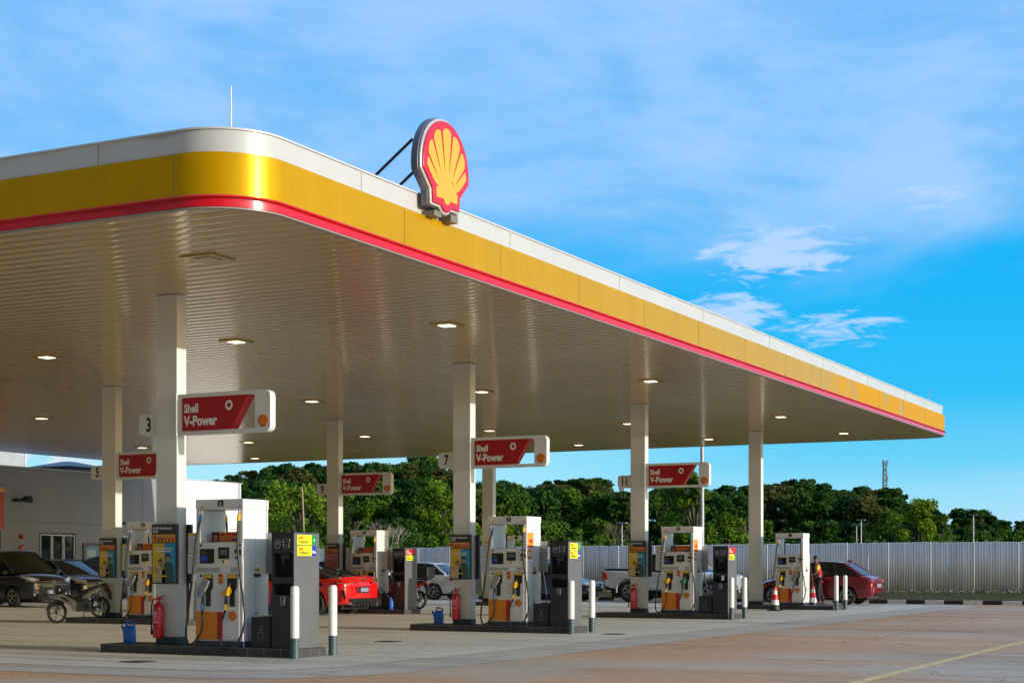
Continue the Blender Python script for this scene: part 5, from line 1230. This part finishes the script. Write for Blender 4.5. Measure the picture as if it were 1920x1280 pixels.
for i, (a, c) in enumerate(wins):
    b = MB(); q = .028
    wl(b, -.06, .01, a, a+q, .2, 1.9); wl(b, -.06, .01, c-q, c, .2, 1.9); wl(b, -.06, .01, a+q, c-q, 1.9-q, 1.9); wl(b, -.06, .01, a+q, c-q, .2, .2+q); f = b.build('window', frm, shop)
    b = MB(); wl(b, -.04, -.03, a+q, c-q, .2+q, 1.9-q); g_ = b.build('pane', glassd, f)
b = MB(); wl(b, -.06, .01, 37.92, 37.96, .02, 1.93); wl(b, -.06, .01, 38.24, 38.28, .02, 1.93); wl(b, -.06, .01, 37.96, 38.24, 1.88, 1.93); wl(b, -.05, .0, 38.08, 38.11, .02, 1.88); d_ = b.build('door', frm, shop)
b = MB(); wl(b, -.04, -.03, 37.96, 38.24, .02, 1.88); b.build('door_glass', mat('door_glass', (.10, .16, .18), .08), d_)
b = MB(); wl(b, 0, .55, 26, 32.56, 2.0, 3.02, 0); wl(b, 0, .56, 26, 32.565, 3.02, 3.12, 1); b.build('entrance_fascia', [mat('shop_orange_red', (.50, .08, .02), .4), yel], shop)
b = MB(); wl(b, .001, .02, 26, 32.95, 0, 1.98); b.build('entrance_glass', glassd, shop)
def wallthing(name, label, cat, px, y, dz=0): pass
# small things on the wall
b = MB(); b.box(0, .10, -.03, .05, -.03, .03); b.tube([(.05, 0, 0), (.26, 0, .02)], .035, 10); o = b.build('camera', black, loc=(XW, 37.83, 2.28)); tag(o, 'small black security camera on the shop wall right of column 5', 'camera')
b = MB(); b.tube([(0, 0, 0), (.45, -.05, .05)], .02, 8); b.tube([(.40, 0, .07), (.62, .02, .05)], [.05, .09], 12); b.tube([(.2, .15, .04), (.30, .4, .03)], [.05, .085], 12); b.box(.05, .2, -.05, .2, -.02, .06); o = b.build('loudspeaker', black, loc=(XW, 33.45, 2.82)); tag(o, 'black floodlight cluster on the shop wall beside the orange fascia', 'floodlight')
b = MB(); b.lathe([(0, .12), (.05, .11), (.06, .03), (.06, 0)], 16, 'x'); o = b.build('alarm_bell', redp, smooth=True, loc=(XW+.001, 33.72, 1.82)); tag(o, 'round red alarm bell on the shop wall', 'alarm bell')
b = MB(); b.box(0, .08, -.05, .05, -.06, .04, 0); b.lathe([(0, .13), (.03, .12), (.035, .08)], 12, 'x', (0, 0, .06), 1); o = b.build('call_point', [mat('box_orange', (.6, .14, .02), .4), redp], loc=(XW+.001, 33.72, 1.52)); tag(o, 'orange call point box on the shop wall below the alarm bell', 'call point')
t = thing('wall_poster', 'framed blue poster on the shop wall left of column 5', 'poster', (XW, 36.65, .95))
b = MB(); b.box(.0, .05, -.42, .42, -.3, .72); b.build('frame', mat('frame_brown', (.13, .12, .10), .4), t, bevel=.006)
b = MB(); b.box(.0505, .054, -.34, .34, -.24, .62, 0); b.box(.0541, .056, -.26, .1, .30, .52, 1); b.box(.0541, .056, -.1, .28, .05, .22, 1); b.build('picture', [mat('pale_blue', (.20, .32, .42), .4), mat('paler_blue', (.45, .55, .62), .4)], t)
# roof things
lou = mat('louvre', (.62, .64, .66), .5)
t = thing('louvre_block', 'pale louvred plant block rising behind the shop roof at far left', 'plant block', (-38.2, 39.3, 0))
b = MB(); b.box(-6, -.03, -12, 0, TOP+.04, 5.7); b.build('core', mat('louvre_core', (.40, .42, .44), .6), t)
b = MB(); 
for i in range(60): z = TOP+.06+i*.031; b.add([(.0, -12, z), (.0, -.06, z), (-.028, -.06, z+.028), (-.028, -12, z+.028)], [(0, 1, 2, 3)])
b.box(-.03, .012, -.06, .0, TOP+.04, 5.7); b.box(-.03, .012, -1.62, -1.55, TOP+.04, 5.7); b.build('louvre_slats', lou, t)
t = thing('roof_vent', 'low dark pyramid shaped vent cap on the shop roof', 'roof vent', (-36.0, 38.9, TOP+.19))
b = MB(); b.add([(-.9, -.95, .16), (.9, -.95, .16), (.9, .95, .16), (-.9, .95, .16), (-.15, -.15, .36), (.15, -.15, .36), (.15, .15, .36), (-.15, .15, .36)], [(3, 2, 1, 0), (0, 1, 5, 4), (1, 2, 6, 5), (2, 3, 7, 6), (3, 0, 4, 7), (4, 5, 6, 7)]); b.box(-.95, .95, -1, 1, .12, .159); b.build('cap', black, t, bevel=.01)
b = MB(); b.box(-.8, .8, -.85, .85, -.21, .12); b.build('vent_base', mat('dark_base', (.05, .05, .06), .6), t)
# ------------------------------------------------------------------ poles and masts
def post(name, label, cat, px, fw, zt, r, group=None, head=True, z0=0):
    t = thing(name, label, cat, group=group); x, y = gp(px, fw*K); t.location = (x, y, z0)
    b = MB(1.0); b.tube([(0, 0, 0), (0, 0, zt)], [r, r*.6], 12); b.build('pole', mat('pole_grey', (.40, .39, .42), .5, .3), t, smooth=True)
    if head: b = MB(1.0); b.box(-.35, .35, -.12, .12, zt, zt+.09); b.build('lamp_head', galv, t, bevel=.02)
    return t
post('lamp_post', 'tall grey lamp post behind the white pickup and the sign of island 11', 'lamp post', 1316.5, 46, 10.5, .068*K)
post('lamp_post', 'small lamp post above the fence right of the island signed 7', 'lamp post', 1166, 75, 4.0, .07, 'distant lamp posts beyond the fence')
post('lamp_post', 'shorter left one of two distant lamp posts beside each other above the fence', 'lamp post', 1606, 100, 4.75, .07, 'distant lamp posts beyond the fence')
post('lamp_post', 'taller right one of two distant lamp posts beside each other above the fence', 'lamp post', 1614.5, 92, 4.85, .08, 'distant lamp posts beyond the fence')
post('lamp_post', 'distant lamp post above the fence at the far right edge', 'lamp post', 1825, 98, 5.5, .09, 'distant lamp posts beyond the fence')
post('lamp_post', 'thin post standing against the fence behind the red sedan boot', 'post', 1627.5, 42.8, 1.75, .03, head=False)
def mast(px, d, ztop, zbase, w, label):
    x, y = gp(px, d); t = thing('radio_mast', label, 'radio mast'); t.location = (x, y, 0)
    b = MB(1.0); H_ = ztop-zbase; n = 14
    for sx, sy in ((1, 1), (1, -1), (-1, -1), (-1, 1)):
        b.tube([(sx*w, sy*w, zbase), (sx*w*.55, sy*w*.55, ztop)], .11, 5)
    for i in range(n):
        z0, z1 = zbase+H_*i/n, zbase+H_*(i+1)/n; a0, a1 = w*(1-.45*i/n), w*(1-.45*(i+1)/n)
        for (p, q) in (((1, 1), (1, -1)), ((1, -1), (-1, -1)), ((-1, -1), (-1, 1)), ((-1, 1), (1, 1))):
            b.tube([(p[0]*a0, p[1]*a0, z0), (q[0]*a1, q[1]*a1, z1)], .07, 4); b.tube([(p[0]*a0, p[1]*a0, z0), (q[0]*a0, q[1]*a0, z0)], .06, 4)
    b.build('lattice', mat('mast_grey', (.18, .20, .24), .6), t)
    for f, q in ((.97, .8), (.76, .7), (.55, .5)):
        for a in (0, 120, 240): b = MB(1.0); x0, y0, z0 = math.cos(R(a))*w*1.2, math.sin(R(a))*w*1.2, zbase+H_*f; b.box(x0-.14*q, x0+.14*q, y0-.1, y0+.1, z0-1.1*q, z0+1.1*q); b.build('antenna', mat('antenna_grey', (.45, .47, .5), .5), t)
mast(1659, 470, K+197/FPX*470, 10, .75, 'tall thin lattice radio mast on the wooded hill')
mast(1165, 520, K+147/FPX*520, 10, .7, 'faint distant lattice mast peeking above the trees right of island 7')
# ------------------------------------------------------------------ hill
def polar(x, y): return (-SN*x+CS*y, CS*x+SN*y)      # forward, right
def prof(px):
    P_ = [(-400, 1010), (0, 1005), (330, 990), (400, 900), (450, 893), (500, 872), (560, 868), (640, 872), (690, 864), (740, 872), (800, 860), (850, 880), (900, 903), (1000, 905), (1080, 900), (1120, 900), (1160, 925), (1220, 915), (1260, 908), (1330, 915), (1400, 908), (1440, 910), (1480, 897), (1520, 899), (1560, 915), (1620, 915), (1680, 915), (1710, 938), (1760, 945), (1800, 958), (1860, 968), (1890, 972), (1930, 962), (2100, 950), (2500, 960)]
    for (a, c), (d, e) in zip(P_, P_[1:]):
        if px <= d: return c+(e-c)*max(0, (px-a))/(d-a)
    return P_[-1][1]
def sst(a, b_, v): t = max(0, min(1, (v-a)/(b_-a))); return t*t*(3-2*t)
def hill_z(f, r):
    px = 960+FPX*r/max(f, 60); p = prof(max(-400, min(2500, px)))
    top = (HORIZ-p)/FPX*420+K-9.5
    return max(0, top)*sst(110, 420, f)
b = MB(1.0); fs_ = [62, 90, 130, 170, 210, 250, 290, 330, 370, 400, 430, 480, 560, 700, 1000, 1600]; ps = [-500+60*i for i in range(52)]
vs = []
for f in fs_:
    for p in ps:
        r = (p-960)/FPX*f; vs.append((CS*r-SN*f, SN*r+CS*f, hill_z(min(f, 430), r*min(f, 430)/f)*(1 if f < 560 else .8)+(-.05 if f < 100 else .1)))
n = len(ps); b.add(vs, [(i*n+j, i*n+j+1, (i+1)*n+j+1, (i+1)*n+j) for i in range(len(fs_)-1) for j in range(n-1)])
tag(b.build('hill', ground_mat('hill_scrub', (.022, .035, .008), (.012, .02, .006), (.05, .055, .018), .08, (1, 1, 1), .95, .5, spec=0), smooth='all'), kind='structure')
# ------------------------------------------------------------------ trees
def leafmat(name, a, c, gl=.5):
    m = bpy.data.materials.new(name); m.use_nodes = True; nt = m.node_tree; N = nt.nodes; L = nt.links; b_ = N['Principled BSDF']
    oi = N.new('ShaderNodeObjectInfo'); ge = N.new('ShaderNodeTexCoord'); no = N.new('ShaderNodeTexNoise'); no.inputs['Scale'].default_value = .55; no.inputs['Detail'].default_value = 3
    L.new(ge.outputs['Object'], no.inputs['Vector'])
    ad = N.new('ShaderNodeMath'); ad.operation = 'MULTIPLY_ADD'; L.new(oi.outputs['Random'], ad.inputs[0]); ad.inputs[1].default_value = .55; ad.inputs[2].default_value = -.25
    a2 = N.new('ShaderNodeMath'); a2.operation = 'ADD'; L.new(ad.outputs[0], a2.inputs[0]); L.new(no.outputs[0], a2.inputs[1])
    r = N.new('ShaderNodeValToRGB'); L.new(a2.outputs[0], r.inputs[0]); r.color_ramp.elements[0].position = .25; r.color_ramp.elements[1].position = .8
    r.color_ramp.elements[0].color = (*a, 1); r.color_ramp.elements[1].color = (*c, 1); L.new(r.outputs[0], b_.inputs['Base Color']); b_.inputs['Roughness'].default_value = gl
    b_.inputs['Specular IOR Level'].default_value = .08
    tr = N.new('ShaderNodeBsdfTranslucent'); L.new(r.outputs[0], tr.inputs[0]); mx = N.new('ShaderNodeMixShader'); mx.inputs[0].default_value = .25
    L.new(b_.outputs[0], mx.inputs[1]); L.new(tr.outputs[0], mx.inputs[2]); L.new(mx.outputs[0], N['Material Output'].inputs[0]); return m
lm = {'dark': leafmat('leaves_dark', (.014, .055, .012), (.045, .115, .018)), 'mid': leafmat('leaves_mid', (.024, .078, .012), (.10, .185, .020)), 'olive': leafmat('leaves_olive', (.040, .070, .018), (.13, .135, .035)), 'light': leafmat('leaves_light', (.07, .15, .010), (.18, .28, .02))}
bark = mat('bark', (.12, .095, .07), .9, var=.3, vs=6); barkp = mat('bark_pale', (.42, .36, .28), .9, var=.2, vs=6)
def leaf_cloud(b, rnd, c, r, n, s, droop=0.0):
    for i in range(n):
        u = rnd.gauss(0, 1), rnd.gauss(0, 1), rnd.gauss(0, 1); l = math.sqrt(sum(q*q for q in u)) or 1
        rad = rnd.random()**.38
        p = [c[k]+u[k]/l*rad*r[k] for k in range(3)]
        a = rnd.uniform(0, 6.283); e = rnd.uniform(-1.0, 1.0); sz = s*rnd.uniform(.55, 1.35)
        ax = Vector((math.cos(a)*math.cos(e), math.sin(a)*math.cos(e), math.sin(e)-droop)); q = Vector((rnd.gauss(0, 1), rnd.gauss(0, 1), rnd.gauss(0, 1))); si = ax.cross(q)
        if si.length < 1e-3: continue
        si.normalize(); si *= sz*.38; ax = ax*sz; P0 = Vector(p)
        b.add([P0-ax*.5, P0+si, P0+ax*.5, P0-si], [(0, 1, 2, 3)])
def tree_meshes(seed, kind):
    """unit-ish tree 10 m tall; returns crown mesh builder, trunk mesh builder"""
    rnd = random.Random(seed); cr_ = MB(1.0); tk = MB(1.0)
    H_ = 10.0; lobes = []
    if kind == 'dome':
        W_ = rnd.uniform(3.6, 4.8)
        for i in range(34):
            a = rnd.uniform(0, 6.283); q = rnd.random()**.5; z = rnd.uniform(2.0, 8.7); ww = W_*math.sqrt(max(.05, 1-((z-5.2)/4.4)**2))
            lobes.append(((math.cos(a)*q*ww*.8, math.sin(a)*q*ww*.8, z), rnd.uniform(.9, 1.7)))
    elif kind == 'layer':
        for lv in range(6):
            z = 4.0+lv*1.05; ww = 4.6*(1-.10*lv) if lv < 4 else 2.8
            for i in range(6): a = rnd.uniform(0, 6.283); q = rnd.uniform(.2, 1); lobes.append(((math.cos(a)*q*ww, math.sin(a)*q*ww, z+rnd.uniform(-.25, .25)), rnd.uniform(.8, 1.3)))
    elif kind == 'tall':
        for i in range(24):
            a = rnd.uniform(0, 6.283); z = rnd.uniform(3.0, 9.3); ww = 2.5*math.sin(math.pi*min(1, (z-1.6)/8.6))**.6; q = rnd.random()**.5
            lobes.append(((math.cos(a)*q*ww, math.sin(a)*q*ww, z), rnd.uniform(.7, 1.25)))
    elif kind == 'bush':
        for i in range(22):
            a = rnd.uniform(0, 6.283); q = rnd.random()**.5; z = rnd.uniform(.9, 8.6); ww = 4.2*math.sqrt(max(.05, 1-((z-3.5)/5.8)**2))
            lobes.append(((math.cos(a)*q*ww*.85, math.sin(a)*q*ww*.85, z), rnd.uniform(.9, 1.6)))
    for (c, r) in lobes:
        flat = .45 if kind == 'layer' else rnd.uniform(.6, .85)
        leaf_cloud(cr_, rnd, c, (r, r, r*flat), {'near': 330}.get(kind, 190), .52)
        tk.tube([(0, 0, c[2]*.45), (c[0]*.4, c[1]*.4, c[2]*.78), (c[0]*.9, c[1]*.9, c[2])], [.09, .06, .02], 5)
    tk.tube([(0, 0, -1.0), (rnd.uniform(-.2, .2), 0, 3), (0, rnd.uniform(-.2, .2), 8)], [.32, .22, .06], 8)
    return cr_, tk
def near_tree(seed, H_, W_, n=9000, low=.12, s=.17):
    rnd = random.Random(seed); cr_ = MB(1.0); tk = MB(1.0); L_ = []
    for i in range(46):
        a = rnd.uniform(0, 6.283); q = rnd.random()**.45; f = rnd.uniform(low, .97); ww = W_*math.sqrt(max(.04, 1-((f-.42)/.60)**2))
        L_.append(((math.cos(a)*q*ww*.9, math.sin(a)*q*ww*.9, H_*f), rnd.uniform(.28, .62)*W_*.55))
    for c, r in L_:
        leaf_cloud(cr_, rnd, c, (r, r, r*.8), n//46, s, .1)
        tk.tube([(0, 0, c[2]*.4), (c[0]*.45, c[1]*.45, c[2]*.75), (c[0]*.95, c[1]*.95, c[2])], [.05, .035, .012], 5)
    tk.tube([(0, 0, -.3), (.05, 0, H_*.35), (0, .05, H_*.85)], [.12, .09, .03], 8)
    return cr_, tk
PROTO = []
for i, kd in enumerate(('dome', 'dome', 'layer', 'tall', 'bush', 'dome', 'tall')):
    cr_, tk = tree_meshes(40+i, kd)
    me = []
    for nm, mb_, m_ in (('crown', cr_, lm['dark']), ('trunk', tk, bark)):
        o = mb_.build(nm, m_); me.append(o.data); bpy.data.objects.remove(o)
    PROTO.append((kd, me))
def put_tree(name, label, x, y, z, h, wid, proto, lmn, rz, group):
    t = thing(name, label, 'tree', group=group); t.location = (x, y, z); t.rotation_euler = (0, 0, rz); t.scale = (h/10*wid, h/10*wid, h/10)
    for nm, me in zip(('crown', 'trunk'), PROTO[proto][1]):
        o = bpy.data.objects.new(nm, me); COL.objects.link(o); o.parent = t
        if nm == 'crown': o.material_slots[0].link = 'OBJECT'; o.material_slots[0].material = lm[lmn]
    return t
ZN = [(628, 'left of column 9'), (860, 'left of column 7'), (1190, 'left of column 11'), (1410, 'right of column 11'), (1700, 'near the radio mast'), (2600, 'at far right')]
def zone(px):
    for a, n_ in ZN:
        if px < a: return n_
ROWS = [(430, 34, 0.00, 'on the ridge', ('dark', 'dark', 'mid'), (0, 1, 2, 5, 0, 3)), (360, 40, .24, 'high on the slope', ('dark', 'mid', 'olive', 'dark'), (0, 1, 2, 5)), (290, 40, .44, 'halfway down the slope', ('mid', 'dark', 'olive'), (0, 2, 5, 6, 1)), (220, 46, .62, 'low on the slope', ('mid', 'mid', 'olive', 'dark'), (0, 4, 1, 6)), (150, 58, .78, 'at the slope foot', ('mid', 'light', 'mid', 'dark'), (4, 0, 4, 3)), (100, 62, .90, 'just beyond the fence', ('mid', 'light', 'mid'), (4, 4, 0))]
rnd = random.Random(5); TL = []
for (f0, step, fr, where, cols, protos) in ROWS:
    px = 395
    while px < 2010:
        f = f0*rnd.uniform(.94, 1.06); p = px+rnd.uniform(-12, 12); x, y = gp(p, f); z = hill_z(f, (p-960)/FPX*f)
        top_y = prof(p)+(1022-prof(p))*fr*1.0+rnd.choice((1, 1, 1.5, 2.2))*rnd.uniform(-11, 9)
        h = max((8.5 if f > 200 else 5.5 if f > 125 else 3.2)*min(1, (HORIZ-prof(p))/150), (HORIZ-top_y)/FPX*f+K-z)
        if fr == 0: h = max(8, h)
        w_ = rnd.uniform(.85, 1.2)*max(1, step/FPX*f*1.15/(.85*h))
        w_ = min(w_, 1.9)
        c_ = rnd.choice(cols); pr = rnd.choice(protos)
        shape = {'dome': 'round', 'layer': 'layered', 'tall': 'narrow', 'bush': 'bushy'}[PROTO[pr][0]]
        colr = {'dark': 'dark green', 'mid': 'mid green', 'olive': 'olive brown', 'light': 'light green'}[c_]
        TL.append((put_tree('forest_tree', '', x, y, z-.3, h, w_, pr, c_, rnd.uniform(0, 6.28), f'trees {where}'), f'{colr} {shape} tree {where} {zone(p)}'))
        px += step*rnd.uniform(.8, 1.2)
cnt = {}
for o, l in TL: cnt[l] = cnt.get(l, 0)+1
seen = {}; ORD = ['first', 'second', 'third', 'fourth', 'fifth', 'sixth', 'seventh', 'eighth', 'ninth', 'tenth', 'eleventh', 'twelfth']
for o, l in TL:
    i = seen.get(l, 0); seen[l] = i+1
    o['label'] = l if cnt[l] == 1 else f'{l}, {ORD[i]} from left'
# nearer single trees
def single(px, f, topy, W_, lmn, label, seed, n=9000, low=.12, s=.17, name='roadside_tree'):
    x, y = gp(px, f); H_ = (HORIZ-topy)/FPX*f+K; cr_, tk = near_tree(seed, H_, W_, n, low, s)
    t = thing(name, label, 'tree'); t.location = (x, y, 0); cr_.build('crown', lm[lmn], t); tk.build('trunk', bark, t)
single(560, 92, 893, 2.4, 'light', 'light green feathery tree left of column 9, above the nearest bin tower', 71, 10000, .05)
single(480, 100, 905, 2.6, 'mid', 'leafy green tree just right of the shop end wall', 72, 10000, .05)
single(655, 88, 925, 1.9, 'light', 'light green tree right behind column 9 above its pump', 73, 8000, .05)
single(832, 84, 908, 1.9, 'light', 'bright green tree left of column 7 above the silver sedan', 74, 8000, .05)
single(1305, 70, 876, 1.55, 'light', 'tall loose light green tree behind the sign of island 11', 75, 12000, .10, .14)
single(1240, 76, 925, 1.5, 'mid', 'green tree right of column 11, above its pump', 76, 8000, .06)
single(1362, 72, 962, 1.1, 'light', 'low light green tree left of the rightmost column', 77, 6000, .04, .14)
single(1720, 92, 936, 1.7, 'light', 'bright green tree above the fence right of the distant lamp posts', 78, 9000, .04)
single(1672, 96, 960, 1.4, 'light', 'smaller bright green tree left of the larger one above the fence', 80, 6000, .04)
single(1765, 94, 965, 1.3, 'mid', 'green shrub tree right of the bright green tree above the fence', 79, 6000, .04)
for px, f, topy, ln, pr, label in ((500, 300, 868, 'dark', 0, 'big dark dome shaped tree rising above the shop end wall'), (590, 310, 863, 'dark', 2, 'dark spreading tree on the ridge just left of column 9'), (694, 260, 862, 'dark', 2, 'dark open crowned tree rising above the sign of island 9'), (800, 270, 856, 'dark', 3, 'tallest dark tree rising left of column 7 above the ridge'), (1108, 330, 893, 'mid', 0, 'broad dome shaped tree on the ridge left of column 11'), (1488, 330, 893, 'dark', 3, 'taller dark tree on the ridge right of the rightmost column'), (1535, 350, 903, 'dark', 2, 'flat crowned dark tree on the ridge left of the radio mast'), (1690, 340, 916, 'dark', 0, 'dark dome shaped tree just right of the radio mast')):
    x, y = gp(px, f); z = hill_z(f, (px-960)/FPX*f); h = (HORIZ-topy)/FPX*f+K-z
    put_tree('ridge_tree', label, x, y, z-.3, h, .62, pr, ln, px*.7, 'tall trees standing out of the ridge')
# bare tree
def bare(px, f, topy, label, seed, m):
    x, y = gp(px, f); H_ = (HORIZ-topy)/FPX*f+K; rn = random.Random(seed); b = MB(1.0)
    def br(p, d, l, r, lv):
        q = p+d*l; b.tube([p, p+d*l*.5+Vector((rn.uniform(-.04, .04), rn.uniform(-.04, .04), 0))*l, q], [r, r*.85, r*.65], 5)
        if lv == 0: return
        for i in range(3 if lv > 1 else 4):
            a = rn.uniform(0, 6.283); t_ = rn.uniform(.25, .55); nd_ = (d+Vector((math.cos(a)*t_, math.sin(a)*t_, .12))).normalized(); br(q, nd_, l*rn.uniform(.62, .82), r*.6, lv-1)
    br(Vector((0, 0, 0)), Vector((0, 0, 1)), H_*.27, .045, 5)
    t = thing('bare_tree', label, 'tree'); t.location = (x, y, 0); b.build('branches', m, t)
bare(729, 80, 962, 'leafless pale grey tree right of pump 9', 3, barkp)
bare(1150, 110, 945, 'bare brown branched tree left of column 11', 8, mat('bark_brown', (.20, .14, .10), .9))
bare(990, 150, 935, 'bare grey branched tree above the pump numbered 7', 9, mat('bark_grey', (.22, .20, .18), .9))
# palms
def palm(px, f, topy, label, seed):
    x, y = gp(px, f); z0 = hill_z(f, (px-960)/FPX*f); H_ = (HORIZ-topy)/FPX*f+K-z0; rn = random.Random(seed)
    t = thing('palm_tree', label, 'palm tree', group='palms on the wooded slope'); t.location = (x, y, z0)
    b = MB(1.0); b.tube([(0, 0, 0), (.2, 0, H_*.5), (.3, 0, H_*.85)], [.22, .17, .15], 8); b.build('trunk', barkp, t)
    b = MB(1.0); o0 = Vector((.3, 0, H_*.85))
    for i in range(16):
        a = 2*math.pi*i/16+rn.uniform(-.2, .2); up = rn.uniform(.1, 1.0); L_ = H_*.26
        pts = [o0+Vector((math.cos(a)*L_*s, math.sin(a)*L_*s, L_*(up*s-1.1*s*s))) for s in (0, .25, .5, .75, 1)]
        for j in range(4):
            for k in range(4):
                p = pts[j].lerp(pts[j+1], k/4); sd2 = Vector((-math.sin(a), math.cos(a), -.5))*L_*.22
                for sg in (1, -1): q = Vector((sd2.x*sg, sd2.y*sg, sd2.z)); dd = (pts[j+1]-pts[j])*.3; b.add([p, p+q*.6+dd*.2, p+q+dd], [(0, 1, 2)]); b.add([p, p+q+dd, p+dd*.5], [(0, 1, 2)])
    b.build('fronds', lm['olive'], t)
palm(1052, 175, 984, 'palm left of two palms right of the pump numbered 7', 1)
palm(1072, 165, 990, 'palm closest to the bin tower of island 7, above it', 2)
palm(1125, 190, 985, 'palm in the gap left of column 11', 3)
palm(1290, 200, 930, 'palm behind the lamp post by island 11', 4)
# hedge of undergrowth behind the fence
b = MB(1.0); rn = random.Random(2)
for i in range(260):
    px = rn.uniform(395, 2000); f = rn.uniform(68, 135); x, y = gp(px, f); r = rn.uniform(.6, 1.5)
    leaf_cloud(b, rn, (x, y, r*.9+rn.uniform(0, 1.0)), (r*1.5, r*1.5, r), 300, .13)
tag(b.build('undergrowth', lm['mid']), kind='stuff')
